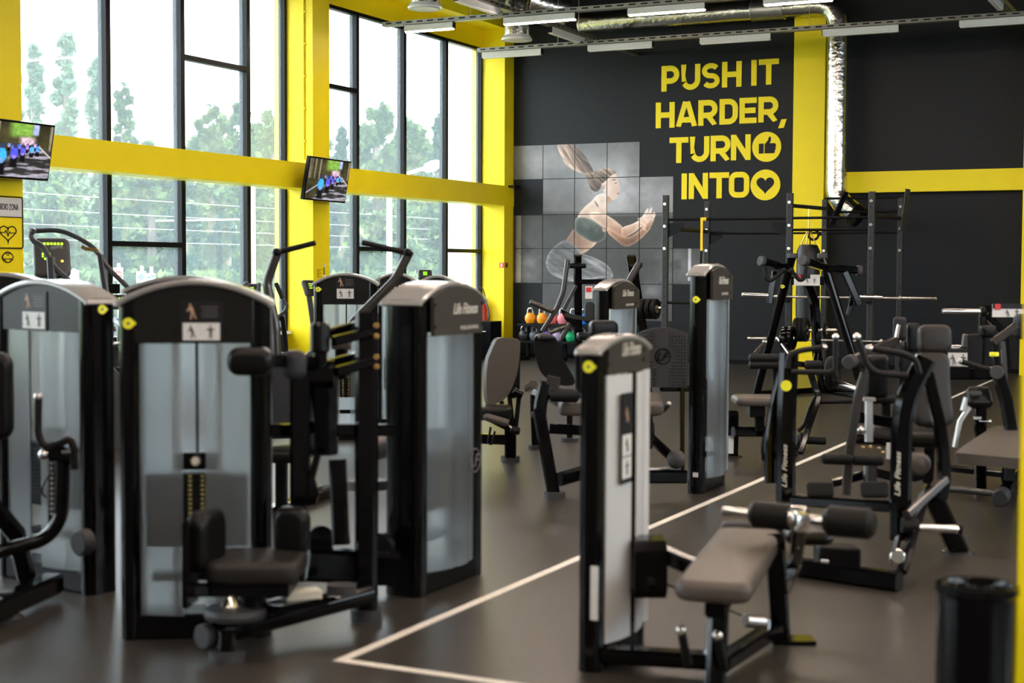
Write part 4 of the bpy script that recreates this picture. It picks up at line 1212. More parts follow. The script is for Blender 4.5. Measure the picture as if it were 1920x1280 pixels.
    if plac:
        cu, cz, w, h, stk = plac
        un2 = un_
        if cz > zh: placard(heads[1], m+un2*cu+off+EZ*cz, un2, EZ, w, h)
        else:
            t = cu/(wi/2); placard(root, m+un2*cu+n*((th/2+.008 if flush else th/2-.022)+bulge*(1-t*t))+EZ*cz, un2, EZ, w, h, stacked=stk)
    if stick is not None:
        p, z = stick
        pp = a+u*pw/2 if p in ('a', 'an') else b-u*pw/2
        if p in ('a', 'b'):     # on the outer end of the post
            e = -u if p == 'a' else u
            sticker(root, pp+e*(pw/2+.0005)+EZ*z, e, np.cross(EZ, e))
        else:
            sticker(root, pp+n*(th/2+.0005)+EZ*z, n, un_)
    if emblem:      # pressed ring emblem on the shell
        q = m+n*(th/2-.020+bulge*.9)+un_*W*.2+EZ*.58
        mb = MB(); mb.tube([q+un_*.055*math.cos(t)+EZ*.055*math.sin(t) for t in np.linspace(0, 6.28, 30)[:-1]], .003, n=6, closed=True)
        text(mb, 'LF', q-n*.001, un_, EZ, .06, .003, shear=.3)
        mb.obj('ring_emblem', 'print mark', root, smooth=0)
    return u, n, m, W

LOGO = 'Life Fitness'
# --- leftmost tower, mostly out of the picture
t = thing('weight_stack_tower', 'arched black weight tower at the far left edge, behind the nearer left tower', 'weight machine', V(-10, 700, 9.1)*A(1, 1, 0))
d = 9.25
c = V(5, 640, d)*A(1, 1, 0)
tower(t, c-HR*.325, c+HR*.325, -HF, ztop=1.44, zh=1.19)
# --- left tower with its lever machine
a, b = FL(22, 1073), FL(196, 1112)
lm = thing('lever_weight_machine', 'weight machine at the left with a cranked black lever in front of a narrow tower', 'weight machine', (a+b)/2)
uu, nn, mm, WW = tower(lm, a, b, -HF-HR*.5, ztop=1.42, zh=1.195, plac=(-.04, 1.285, .20, .185, False), stick=('b', 1.30))
d = 6.35
MB().tube(Q((-40, 1045, d-.1), (10, 1030, d-.05), (85, 1012, d), (114, 975, d), (118, 900, d), (116, 850, d)), .030, .12).obj('lever_arm', 'black gloss', lm)
MB().bar(P(d, (92, 842), (141, 856)), .07, .075, up=HF).obj('lever_head', 'black gloss', lm)
MB().tube(P(d-.03, (72, 748), (71, 815), (84, 840), (112, 832), (131, 822), (139, 840), (139, 880)), .017, .05).obj('handle', 'foam grip', lm)
MB().ball(V(72, 744, d-.03), .019).obj('handle_tip', 'satin steel', lm)
MB().cyl(V(118, 847, d-.04), V(134, 846, d-.05), .014).ball(V(82, 852, d-.05), .022).obj('adjusting_pin', 'chrome', lm)
MB().bar([V(104, 850, d+.06), V(104, 985, d+.06)], .06, .02, up=HF).obj('adjusting_rail', 'black satin', lm)
mb = MB()
for k in range(11): mb.cyl(V(97, 868+k*9.5, d+.045), V(97, 868+k*9.5, d+.04), .007, n=10)
mb.obj('rail_holes', 'satin steel', lm)
MB().tube([V(97, 880, d+.03), V(80, 910, d), V(78, 925, d), V(86, 932, d+.03)], .005, .05, n=6).obj('pin_cord', 'black satin', lm)
q = V(163, 1015, 6.62); MB().cyl(q-nn*.01, q+nn*.05, .058, n=32).obj('cam_disc', 'foot grey', lm)
MB().bar([V(-60, 1140, 6.0)*A(1, 1, 0)+EZ*.075, V(100, 1085, 6.72)*A(1, 1, 0)+EZ*.075], .10, .09).obj('base_beam', 'black gloss', lm)
MB().bar([V(-30, 930, 6.5), V(30, 1000, 6.6), V(50, 1085, 6.7)], .07, .07, up=HR).obj('rear_strut', 'black gloss', lm)
q = V(8, 1062, 6.3)*A(1, 1, 0); MB().lathe(q, EZ, [(.075, 0), (.075, .02), (.035, .035), (.035, .13)], 24).obj('foot', 'foot grey', lm)
MB().pad(V(-22, 742, 6.2), HR, EZ, .20, .36, .09, .05).obj('back_pad', 'black vinyl', lm)
MB().bar([V(-22, 800, 6.25), V(-40, 1100, 6.1)], .07, .05, up=HR).obj('seat_post', 'black gloss', lm)

# --- rotary torso machine with the big front tower
a, b = FL(232, 1190), FL(511, 1184)
rt = thing('rotary_torso_machine', 'large twist machine in the left foreground with wide arched tower and swivel seat', 'weight machine', (a+b)/2)
uu, nn, mm, WW = tower(rt, a, b, -HF, th=.19, ztop=1.435, zh=1.19, plac=(.028, 1.275, .165, .165, False), stick=('an', 1.27))
pdp = 6.38                                                     # depth of the frame post
pf = FL(687, 1160)
MB().bar([pf+EZ*.02, V(688, 586, pdp)], .095, .095, up=HF).obj('frame_post', 'black gloss', rt)
MB().flatoval([pf, pf+EZ*.045], .135, .135, up=HF).obj('post_foot', 'foot grey', rt)
MB().bar([V(505, 806, 6.25), V(738, 806, 6.45)], .05, .052, up=EZ).obj('cross_bar', 'black gloss', rt)
MB().bar([V(570, 1056, 6.3), V(738, 1066, 6.5)], .11, .14, up=EZ).obj('lower_cross_bar', 'black gloss', rt)
MB().tube([V(382, 1193, 5.72), V(690, 1112, 6.32)], .046, n=16).obj('base_tube', 'black gloss', rt)
q0, q1 = V(380, 1194, 5.715), V(395, 1190, 5.745); MB().cyl(q0-(q1-q0)*.2, q1, .0485).obj('tube_cap', 'foot grey', rt)
ff = FL(426, 1238); MB().flatoval([ff, ff+EZ*.04], .14, .13, up=HF).obj('front_foot', 'foot grey', rt)
MB().bar([ff+EZ*.03, ff+EZ*.12], .06, .06, up=HF).obj('front_leg', 'black gloss', rt)
MB().lathe(V(442, 1147, 5.75), EZ, [(.115, -.02), (.122, 0), (.115, .018), (.05, .025)], 36).obj('swivel_disc', 'foot grey', rt)
MB().cyl(V(474, 1140, 5.76), V(474, 1085, 5.76), .048).obj('pedestal', 'black satin', rt)
MB().lathe(V(434, 1134, 5.68), EZ, [(.035, -.02), (.04, 0), (.03, .02), (.012, .04)], 16).obj('swivel_lock', 'chrome', rt)
q = V(566, 1119, 5.86); MB().box(q, unit(HR+.45*HF), unit(HF-.45*HR), EZ, .145, .07, .062).obj('stop_block', 'cream plastic', rt)
for s in (-1, 1): MB().cyl(V(500, 1132+s*7, 5.78), V(548, 1121+s*7, 5.82), .012).obj('stop_rod', 'chrome', rt)
MB().bar([V(505, 1140, 5.74), V(600, 1122, 5.92)], .11, .03, up=EZ).obj('stop_plate', 'black gloss', rt)
MB().flatoval([V(640, 1104, 6.1)-EZ*.02, V(640, 1104, 6.1)+EZ*.02], .12, .10, up=HF).obj('spring_cover', 'foot grey', rt)
MB().pad(V(482, 1060, 5.82), HR, unit(HF), .36, .36, .085, .06).obj('seat', 'dark vinyl', rt)
MB().box(V(480, 1092, 5.82), HR, HF, EZ, .30, .30, .05).obj('seat_plate', 'black satin', rt)
MB().pad(V(386, 1012, 5.74), unit(HF+.25*HR), EZ, .22, .235, .085, .06).obj('left_thigh_pad', 'black vinyl', rt)
MB().bar([V(357, 975, 5.62), V(357, 1132, 5.62)], .022, .20, up=unit(HF), ch=.05).obj('pad_plate', 'black gloss', rt)
MB().bar([V(360, 1105, 5.66), V(440, 1105, 5.76)], .05, .04, up=HF).obj('pad_bracket', 'black gloss', rt)
MB().pad(V(547, 996, 5.95), unit(HR-.35*HF), EZ, .145, .20, .085, .05).obj('right_thigh_pad', 'black vinyl', rt)
MB().bar([V(560, 960, 6.0), V(560, 1090, 5.98)], .05, .05, up=HF).obj('pad_bracket', 'black gloss', rt)
# upper works: column, chest rollers, arms
cd_ = 6.2
MB().bar([V(563, 945, cd_), V(563, 700, cd_)], .08, .08, up=HF).obj('chest_column', 'black gloss', rt)
MB().bar([V(640, 1020, cd_+.12), V(633, 860, cd_+.12)], .072, .06, up=HF).obj('lower_strut', 'black gloss', rt)
MB().bar([V(606, 850, cd_+.1), V(606, 690, cd_+.06)], .12, .10, up=HF, ch=.3).obj('gear_housing', 'black gloss', rt)
MB().roll(V(600, 663, cd_), V(600, 604, cd_), .041).obj('upright_roller', 'black vinyl', rt)
MB().cyl(V(600, 700, cd_), V(600, 655, cd_), .03).obj('roller_post', 'black gloss', rt)
MB().pad(V(470, 677, 5.80), HR, EZ, .175, .108, .10, .045).obj('chest_pad', 'black vinyl', rt)
MB().bar([V(485, 675, 5.80), V(548, 677, 5.95), V(585, 680, cd_)], .06, .05, up=EZ).obj('chest_arm', 'black gloss', rt)
MB().pad(V(553, 684, 5.92), unit(HR+.5*HF), EZ, .085, .115, .08, .03).obj('elbow_pad', 'grey vinyl', rt)
MB().bar(P(cd_+.02, (575, 702), (628, 700)), .10, .11, up=EZ, ch=.3).obj('hub', 'black gloss', rt)
for (x0, y0, x1, y1, o_) in ((612, 626, 672, 610, .10), (625, 640, 708, 619, -.02), (612, 684, 672, 668, .10), (630, 697, 708, 675, -.02)):
    MB().bar([V(x0, y0, cd_+o_), V(x1, y1, pdp+o_)], .03, .042, up=EZ).obj('parallel_arm', 'black gloss', rt)
for x, y in ((706, 610), (706, 630), (706, 669), (706, 687)): MB().cyl(V(x, y, pdp-.075), V(x, y, pdp-.05), .012, n=12).obj('pivot_bolt', 'brass', rt)
MB().bar([V(596, 850, cd_), V(582, 905, cd_-.02)], .03, .03, up=HF).obj('link_rod', 'black gloss', rt)
MB().prism(P(cd_-.03, (580, 905), (590, 900), (598, 925), (592, 946), (578, 944)), HF*.03).obj('link_bracket', 'black gloss', rt)
MB().cyl(V(602, 1012, 6.45), V(602, 1012, 6.45)+unit(HF-.4*HR)*.03, .062, n=28).obj('pulley', 'black satin', rt)
MB().flatoval([V(687, 918, 7.0), V(687, 900, 7.0)], .19, .15, up=HF).obj('small_seat', 'brown sheen vinyl', rt)
MB().cyl(V(687, 1030, 7.0)*A(1, 1, 0)+EZ*.02, V(687, 915, 7.0), .03).obj('small_seat_post', 'black gloss', rt)

# --- pulldown tower in the left middle
a, b = FL(752, 1118), A(-3.42, 6.50, 0)
b = a+EY*.64
pt = thing('pulldown_tower', 'arched weight tower with light frosted shell, right of the twist machine', 'weight machine', (a+b)/2)
tower(pt, a, b, EX, th=.20, ztop=1.42, zh=1.185, face='closed', bulge=.07, logo=LOGO, sub='PULLDOWN', emblem=True, pw=.10, head='header grey lit')
q = V(719, 1024, 6.75); MB().cyl(q, q-EY*.04, .066, n=30).obj('cam_disc', 'black satin', pt)
MB().cyl(q, V(745, 1024, 6.95), .03).obj('cam_axle', 'black satin', pt)
MB().roll(V(690, 845, 7.1), V(745, 830, 7.3), .055).obj('thigh_roller', 'brown sheen vinyl', pt)
MB().bar([V(706, 1078, 6.85)*A(1, 1, 0)+EZ*.08, V(760, 1070, 6.95)*A(1, 1, 0)+EZ*.08], .08, .07).obj('base_link', 'black gloss', pt)

# --- shoulder press behind
sp = thing('shoulder_press_machine', 'overhead press with two raised bent levers and foam grips, in front of the middle column', 'weight machine', FL(640, 760))
d = 9.2
MB().flatoval(P(d, (522, 468), (500, 530), (517, 610), (520, 700)), .055, .075, up=HF, fil=.04).obj('lever', 'graphite lever', sp)
MB().flatoval(P(d, (769, 470), (741, 525), (660, 606), (640, 640)), .055, .075, up=HF, fil=.04).obj('lever', 'graphite lever', sp)
MB().roll(V(516, 474, d), V(592, 455, d), .017).obj('foam_grip', 'foam grip', sp)
MB().roll(V(763, 474, d), V(678, 454, d), .017).obj('foam_grip', 'foam grip', sp)
for x, y in ((519, 473), (765, 474)): MB().ball(V(x, y, d-.02), .028).obj('grip_joint', 'black satin', sp)
MB().bar([V(520, 700, d), V(640, 700, d+.1), V(640, 640, d)], .07, .07, up=HF).obj('lever_beam', 'black gloss', sp)
MB().cyl(V(640, 640, d)-HR*.06, V(640, 640, d)+HR*.06, .05).obj('pivot', 'satin steel', sp)
q = V(580, 740, d+.05)
MB().bar([FL(560, 965), V(580, 700, d+.05)], .09, .09, up=HF).obj('upright', 'black gloss', sp)
MB().pad(V(528, 745, d-.1), unit(HR+.3*HF), EZ, .30, .50, .08, .07, taper=(.8, 1)).obj('backrest', 'grey vinyl', sp)
MB().pad(V(528, 850, d-.3), HR, HF, .36, .34, .08, .07).obj('seat', 'black vinyl', sp)
MB().bar([V(528, 865, d-.3), FL(528, 970)], .07, .07, up=HF).obj('seat_post', 'black gloss', sp)
MB().bar([FL(500, 975)+EZ*.04, FL(620, 930)+EZ*.04], .09, .07).obj('base_beam', 'black gloss', sp)

# --- towers along the windows
def back_tower(x0, x1, d, lbl, ztop=1.45, zh=1.2, **k):
    c0, c1 = V(x0, 700, d)*A(1, 1, 0), V(x1, 700, d)*A(1, 1, 0)
    t = thing('weight_stack_tower', lbl, 'weight machine', (c0+c1)/2)
    tower(t, c0, c1, k.pop('side', -HF), ztop=ztop, zh=zh, **k)
    return t
back_tower(590, 709, 13.0, 'narrow weight tower with instruction placard in front of the middle yellow column', plac=(0., 1.31, .165, .20, False), stick=('an', 1.30), ztop=1.43, zh=1.17)
back_tower(700, 786, 13.8, 'dark weight tower half hidden behind the right bent press lever', ztop=1.43, zh=1.17, logo=LOGO, sub='OPTIMA')
t_ = back_tower(778, 862, 12.2, 'weight tower with a bright cap just behind the pulldown tower', ztop=1.42, zh=1.2)
back_tower(240, 462, 9.4, 'weight tower hidden behind the twist machine, only its bright arched cap showing', ztop=1.425, zh=1.2)
# ------------------------------------------------------------------ middle of the hall
# leg curl with the low pale tower in front
a = A(-2.165, 5.05, 0); b = a+EY*.50
lc = thing('leg_curl_machine', 'prone leg curl in the foreground with a low pale tower, brown-sheened bench and foam rollers', 'weight machine', a)
tower(lc, a, b, EX, th=.09, ztop=1.235, arch=.045, zh=1.10, bulge=.035, pw=.075, logo=LOGO, plac=(-.085, .86, .10, .34, True), stick=('a', 1.135), slot=.028, skin='white acrylic', flush=True, head='header grey lit')
MB().box(a-EY*.003+EX*.03+EZ*.30, EX, EY, EZ, .03, .004, .20).obj('warning_label', 'print white', lc, smooth=0)
zp = .45
k4 = [FL(x, y, zp) for x, y in ((1274, 1082), (1396, 1104), (1465, 994), (1352, 984))]
c = sum(k4)/4; ux = unit(k4[1]-k4[0]+k4[2]-k4[3]); uy = unit(k4[3]-k4[0]+k4[2]-k4[1])
w = (np.linalg.norm(k4[1]-k4[0])+np.linalg.norm(k4[2]-k4[3]))/2; h = (np.linalg.norm(k4[3]-k4[0])+np.linalg.norm(k4[2]-k4[1]))/2
ctr = c; ux = unit(np.cross(uy, EZ))
MB().pad(c-EZ*.035, ux, uy, w, h, .075, .05).obj('bench_pad', 'brown sheen vinyl', lc)
q = FL(1512, 1002, zp-.02); MB().pad(q, HR, unit(HF-.1*HR), .19, .22, .06, .04).obj('hip_pad', 'black vinyl', lc)
q = FL(1412, 980, zp+.0); MB().pad(q-EZ*.02, unit(HR-.1*HF), HF, .26, .10, .05, .03).obj('knee_pad', 'grey vinyl', lc)
zr = .555
r0, r1 = FL(1356, 958, zr), FL(1655, 985, zr)
ax = unit(r1-r0)
MB().cyl(r0, FL(1560, 977, zr), .019).obj('roller_bar', 'chrome', lc)
MB().roll(FL(1407, 963, zr), FL(1490, 970, zr), .052).obj('foam_roller', 'foam grip', lc)
MB().roll(FL(1546, 975, zr), FL(1640, 983, zr), .058).obj('foam_roller', 'foam grip', lc)
MB().cyl(FL(1478, 969, zr), FL(1512, 972, zr), .046).box(FL(1502, 978, zr), ax, HF, EZ, .05, .10, .07).obj('roller_joint', 'chrome', lc)
MB().bar([FL(1500, 985, zr-.02), FL(1490, 1060, .30), V(1456, 1090, 5.9)], .05, .05, up=HR, fil=.05).obj('lever_arm', 'black gloss', lc)
MB().bar([FL(1340, 1285), ctr-EY*.10-EZ*.06-EX*.02], .085, .075, up=HR).obj('front_leg', 'black gloss', lc)
rl = FL(1463, 1203)
MB().bar([rl, V(1452, 1010, 5.85)], .085, .075, up=HR).obj('rear_leg', 'black gloss', lc)
MB().box(rl+EZ*.008+HR*.05, HR, HF, EZ, .17, .11, .016).obj('foot_plate', 'black gloss', lc)
MB().bar([FL(1350, 1275)+EZ*.06, rl+EZ*.07], .075, .06).obj('base_beam', 'black gloss', lc)
MB().bar([A(-2.165, 5.12, .055), FL(1338, 1268)+EZ*.06], .085, .06).obj('base_beam', 'black gloss', lc)
MB().bar([A(-2.09, 5.30, .36), A(-1.98, 5.36, .36)], .20, .22, up=EZ).obj('cable_box', 'black gloss', lc)
MB().bar([A(-2.05, 5.35, .43), ctr-EY*.05-EZ*.10], .06, .06).obj('bench_support', 'black gloss', lc)
MB().bar([ctr-EZ*.11-uy*h*.42, ctr-EZ*.10+uy*h*.44], .07, .06).obj('pad_rail', 'black gloss', lc)
for (x0, y0, x1, y1) in ((1277, 1181, 1290, 1245), (1345, 1191, 1358, 1255)):
    p0, p1 = V(x0, y0, 5.25), V(x1, y1, 5.3)
    MB().tube([p0, p1], .016).obj('hand_grip', 'foam grip', lc); MB().ball(p0, .019).obj('grip_knob', 'chrome', lc)
MB().cyl(V(1396, 1163, 5.72), V(1432, 1166, 5.76), .026).obj('cable_pulley', 'satin steel', lc)
MB().cyl(A(-2.0, 5.36, .30), V(1450, 1178, 5.9), .004, n=6).obj('cable', 'black satin', lc)
MB().cyl(V(1500, 1060, 5.85), V(1478, 1115, 5.9), .005, n=6).obj('thin_cable', 'satin steel', lc)

# leg press: tall tower, dimpled foot plate, seat
a = A(-3.265, 9.40, 0); b = a+EY*.52
lp = thing('leg_press_machine', 'seated leg press with a tall frosted tower and a big dimpled foot plate', 'weight machine', a)
tower(lp, a, b, EX, th=.115, ztop=1.515, arch=.06, zh=1.285, face='closed', bulge=.05, pw=.10, logo=LOGO, sub='LEG PRESS', stick=('a', 1.29), flush=True, head='header grey lit')
MB().box(a-EY*.003+EX*.01+EZ*.13, EX, EY, EZ, .035, .004, .03).obj('warning_label', 'print white', lp, smooth=0)
d = 9.75
pl = []
for k in range(15):
    x = 1196+(1290-1196)*k/14; pl.append(V(x, 614+11*((x-1243)/47)**2, d))
pl = [V(1196, 726, d), V(1196, 630, d)]+pl[0:]+[V(1290, 726, d)]
MB().prism(pl[:1]+pl[2:], HF*.03).obj('foot_plate', 'moulded grey', lp)
fp = lp.children[-1]
mb = MB()
for i in range(16):
    for j in range(17):
        x, y = 1200+i*5.7, 623+j*6.1
        if abs(x-1243) < 14 or math.hypot(x-1243, y-668) < 22 or abs(y-668) < 2: continue
        if y < 620+11*((x-1243)/47)**2: continue
        mb.lathe(V(x, y, d), -HF, [(.0075, 0), (.006, .007), (.002, .009)], 8)
o = mb.obj('dimples', 'moulded grey', fp); o['kind'] = 'stuff'
c = V(1243, 668, d-.004)
mb = MB(); mb.tube([c+HR*.050*math.cos(t)+EZ*.050*math.sin(t) for t in np.linspace(0, 6.28, 30)[:-1]], .004, n=6, closed=True)
mb.obj('emblem_ring', 'black satin', fp)
mb = MB(); text(mb, 'LF', c-HF*.0, HR, EZ, .055, .006, shear=.35, bold=.02); mb.obj('emblem_letters', 'black satin', fp, smooth=0)
MB().bar([V(1279, 720, d+.1), V(1279, 895, d+.1)], .03, .05, up=HF).obj('plate_support', 'black gloss', lp)
MB().bar([V(1240, 728, d+.05), V(1290, 728, d+.15)], .04, .04).obj('plate_beam', 'black gloss', lp)
MB().pad(V(1222, 757, d-.35), unit(HR), unit(HF-.1*HR+.12*EZ), .13, .34, .09, .05).obj('seat', 'brown sheen vinyl', lp)
MB().tube(P(d-.45, (1200, 775), (1233, 776), (1246, 768), (1254, 758)), .014, .03).obj('side_handle', 'foam grip', lp)
MB().ball(V(1254, 757, d-.45), .016).obj('handle_tip', 'satin steel', lp)
MB().roll(V(1200, 808, d-.2), V(1226, 808, d-.2), .085).obj('counterweight_roller', 'black satin', lp)
MB().bar([V(1220, 820, d-.15), V(1258, 856, d), V(1275, 860, d+.1)], .06, .06, up=HF).obj('carriage_link', 'black gloss', lp)
MB().flatoval([V(1212, 752, d-.3), V(1212, 840, d-.25)], .08, .06, up=HF).obj('seat_carriage', 'black satin', lp)
MB().ball(V(1268, 861, d-.1), .062).obj('link_cover', 'foot grey', lp)
MB().bar([V(1150, 893, d-.1), V(1286, 893, d-.0)], .07, .085).obj('base_beam', 'black gloss', lp)
MB().bar([V(1150, 893, d-.1)-EZ*.04, FL(1150, 925)+EZ*.0], .1, .1, up=HF).obj('base_foot', 'black gloss', lp)
MB().tube([V(1215, 880, d-.05), V(1275, 878, d)], .012).obj('slide_rail', 'satin steel', lp)
MB().pad(V(1131, 618, 10.2), unit(HR+.3*HF), EZ, .20, .13, .10, .045).obj('headrest', 'black vinyl', lp)
MB().pad(V(1140, 690, 10.1), unit(HR+.3*HF), unit(EZ-.25*HR), .26, .42, .09, .06).obj('backrest', 'black vinyl', lp)
MB().bar([V(1140, 700, 10.2), V(1150, 880, 10.1)], .07, .07, up=HF).obj('backrest_post', 'black gloss', lp)

# small tower beyond
q = V(1113, 700, 11.2); a = A(q[0]+.05, q[1], 0); b = a+EY*.60
st = thing('weight_stack_tower', 'narrow weight tower seen over the foreground leg curl, left of the dimpled plate', 'weight machine', a)
tower(st, a, b, EX, th=.10, ztop=1.40, arch=.065, zh=1.185, face='closed', bulge=.05, pw=.09, logo=LOGO, sub='SEATED ROW', flush=True, head='header grey lit')

# leg extension with the big shell backrest (brown)
d = 11.3
le = thing('leg_extension_machine', 'leg machine with a tall brown grey shell backrest beside the pulldown tower', 'weight machine', FL(957, 866))
sh = P(d, (912, 760), (912, 680), (924, 652), (931, 636), (941, 632), (970, 635), (977, 641), (972, 690), (966, 712), (957, 735), (945, 750), (930, 757))
MB().prism(smooth_poly([np.array(p) for p in sh], 2), unit(HF-.6*HR)*.05).obj('backrest_shell', 'brown sheen vinyl', le, smooth=50)
MB().pad(V(962, 690, d+.12), unit(HR+.5*HF), unit(EZ+.07*HR), .10, .46, .09, .05).obj('back_cushion', 'black vinyl', le)
MB().pad(V(922, 772, d-.1), HR, unit(HF), .30, .34, .10, .06).obj('seat', 'black vinyl', le)
MB().pad(V(930, 785, d-.2), unit(HR-.3*EZ), HF, .20, .2, .06, .04).obj('seat_front', 'brown sheen vinyl', le)
for pts in (((955, 740), (962, 805)), ((974, 735), (966, 810)), ((940, 752), (952, 800))):
    MB().bar(P(d+.05, *pts), .035, .035, up=HF).obj('seat_strut', 'black gloss', le)
MB().cyl(V(962, 733, d), V(980, 741, d), .028).obj('hinge_roller', 'black gloss', le)
MB().bar(P(d, (920, 785), (950, 800), (965, 812)), .05, .05, up=HF).obj('seat_frame', 'black gloss', le)
MB().roll(V(955, 806, d), V(975, 808, d), .030).obj('ankle_roller', 'black vinyl', le)
MB().bar([FL(957, 864)+EZ*.02, V(957, 795, d+.05)], .09, .08, up=HF).obj('front_post', 'black gloss', le)
MB().flatoval([FL(957, 864), FL(957, 864)+EZ*.04], .145, .12, up=HF).obj('foot', 'foot grey', le)
MB().bar([V(900, 822, d+.1), V(950, 824, d+.1)], .06, .075).obj('base_beam', 'black gloss', le)
MB().tube(P(d, (920, 800), (915, 830), (922, 833), (928, 808)), .009, .03).obj('release_lever', 'black satin', le)

# seated leg curl with black backrest and slanted lever
d = 9.75
sc = thing('seated_leg_curl_machine', 'machine with a glossy black backrest and slanted front leg, left of the foreground tower', 'weight machine', FL(1040, 933))
sh = P(d+.25, (1000, 640), (1004, 629), (1016, 625), (1036, 628), (1044, 634), (1055, 672), (1072, 700), (1080, 716), (1072, 724), (1045, 722), (1016, 704), (1005, 676))
MB().prism(smooth_poly([np.array(p) for p in sh], 2), unit(HF)*.09).obj('backrest', 'black vinyl', sc, smooth=50)
MB().pad(V(1024, 632, d+.22), HR, HF, .11, .10, .03, .03).obj('backrest_top', 'grey vinyl', sc)
MB().bar([FL(1038, 931)+EZ*.02, V(1012, 780, d), V(1014, 755, d), V(1024, 715, d)], .085, .075, up=HF).obj('front_leg', 'black gloss', sc)
MB().flatoval([FL(1040, 932), FL(1040, 932)+EZ*.035], .14, .13, up=HF).obj('foot', 'foot grey', sc)
MB().bar(P(d-.01, (1025, 712), (1040, 715), (1036, 740)), .07, .06, up=HF).obj('lever_head', 'graphite lever', sc)
MB().roll(V(1030, 740, d-.02), V(1085, 742, d), .045).obj('foam_roller', 'foam grip', sc)
MB().bar(P(d+.1, (1030, 803), (1090, 806)), .055, .065).obj('cross_beam', 'black gloss', sc)
MB().bar([V(1048, 910, d)*A(1, 1, 0)+EZ*.12, V(1095, 885, d+.2)], .06, .085).obj('base_beam', 'black gloss', sc)
MB().pad(V(1075, 763, d+.2), HR, HF, .2, .34, .09, .05).obj('seat', 'brown sheen vinyl', sc)
d2 = 12.4
MB().bar([V(1000, 720, d+.3), V(990, 728, d+.6)], .05, .05, up=EZ).obj('side_bar', 'graphite lever', sc)
MB().bar([FL(1004, 842), V(1000, 740, d2)], .06, .05, up=HF).obj('rear_leg', 'black gloss', sc)
MB().flatoval([FL(1004, 842), FL(1004, 842)+EZ*.035], .12, .11, up=HF).obj('rear_foot', 'foot grey', sc)
MB().cyl(V(996, 778, d2-.1), V(1010, 778, d2-.1), .028).obj('peg', 'foot grey', sc)
MB().bar([V(1004, 735, d2), V(1060, 760, d+.4)], .06, .06).obj('rear_beam', 'black gloss', sc)
MB().flatoval([FL(1068, 828), FL(1068, 828)+EZ*.035], .15, .11, up=HF).obj('side_foot', 'foot grey', sc)
MB().bar([FL(1068, 828), V(1068, 765, 12.9)], .05, .05, up=HF).obj('side_leg', 'black gloss', sc)

# far plate loaded press with bent levers
d = 16.8
fp_ = thing('plate_loaded_press', 'black plate loaded press with two bent levers and plates, before the mural', 'weight machine', FL(1085, 745))
MB().bar([FL(1086, 748), V(1083, 478, d)], .085, .085, up=HF).obj('post', 'black gloss', fp_)
MB().bar([FL(1215, 745), V(1205, 617, d), V(1183, 479, d)], .10, .085, up=HF).obj('post', 'black gloss', fp_)
for x0, x1 in ((1076, 1091), (1173, 1194)):
    MB().box(V((x0+x1)/2, 479, d), HR, HF, EZ, .10, .10, .02).obj('post_cap', 'graphite lever', fp_)
MB().bar(P(d, (1086, 528), (1182, 528)), .07, .055).obj('cross_beam', 'black gloss', fp_)
MB().flatoval(P(d-.15, (1064, 487), (1056, 548), (1044, 578), (1017, 621)), .055, .06, up=HF, fil=.05).obj('lever', 'graphite lever', fp_)
MB().flatoval(P(d-.15, (1200, 491), (1178, 530), (1176, 600)), .075, .06, up=HF, fil=.05).obj('lever', 'graphite lever', fp_)
MB().cyl(V(1066, 498, d-.1), V(1097, 498, d), .03).obj('pivot', 'black satin', fp_)
MB().cyl(V(1180, 498, d), V(1202, 498, d-.1), .03).obj('pivot', 'black satin', fp_)
MB().roll(V(993, 566, d-.2), V(1036, 584, d-.18), .030).obj('handle', 'graphite lever', fp_)
MB().flatoval(P(d-.12, (1081, 535), (1057, 580)), .04, .04, up=HF).obj('brace', 'graphite lever', fp_)
MB().prism(P(d-.1, (1050, 578), (1070, 588), (1085, 610), (1078, 616), (1060, 600)), HF*.02).obj('gusset', 'black gloss', fp_)
MB().bar(P(d-.1, (1058, 590), (1110, 600)), .05, .05).obj('plate_horn', 'graphite lever', fp_)
MB().pad(V(1105, 586, d-.05), unit(HR+.5*HF), EZ, .12, .24, .07, .04).obj('backrest', 'grey vinyl', fp_)
MB().tube(P(d-.2, (1031, 624), (1068, 610)), .022).tube(P(d-.2, (1053, 634), (1069, 606)), .026).obj('foot_bars', 'graphite lever', fp_)
MB().cyl(V(1186, 572, d-.1), V(1240, 578, d-.25), .02).ball(V(1190, 571, d-.15), .04).obj('plate_horn', 'chrome', fp_)
MB().pad(V(1110, 630, d-.1), HR, HF, .34, .34, .08, .06).obj('seat', 'black vinyl', fp_)
MB().bar([V(1110, 640, d-.1), FL(1110, 748)], .07, .07, up=HF).obj('seat_post', 'black gloss', fp_)
MB().bar([FL(1086, 748)+EZ*.04, FL(1215, 745)+EZ*.04], .08, .08).obj('base_beam', 'black gloss', fp_)
MB().box(V(1104, 548, d-.08), HR, HF, EZ, .08, .01, .14).obj('instruction_sign', 'print white', fp_, smooth=0)
o = MB().box(V(1104, 543, d-.09), HR, HF, EZ, .06, .01, .05).obj('sign_field', 'print red', fp_.children[-1], smooth=0)
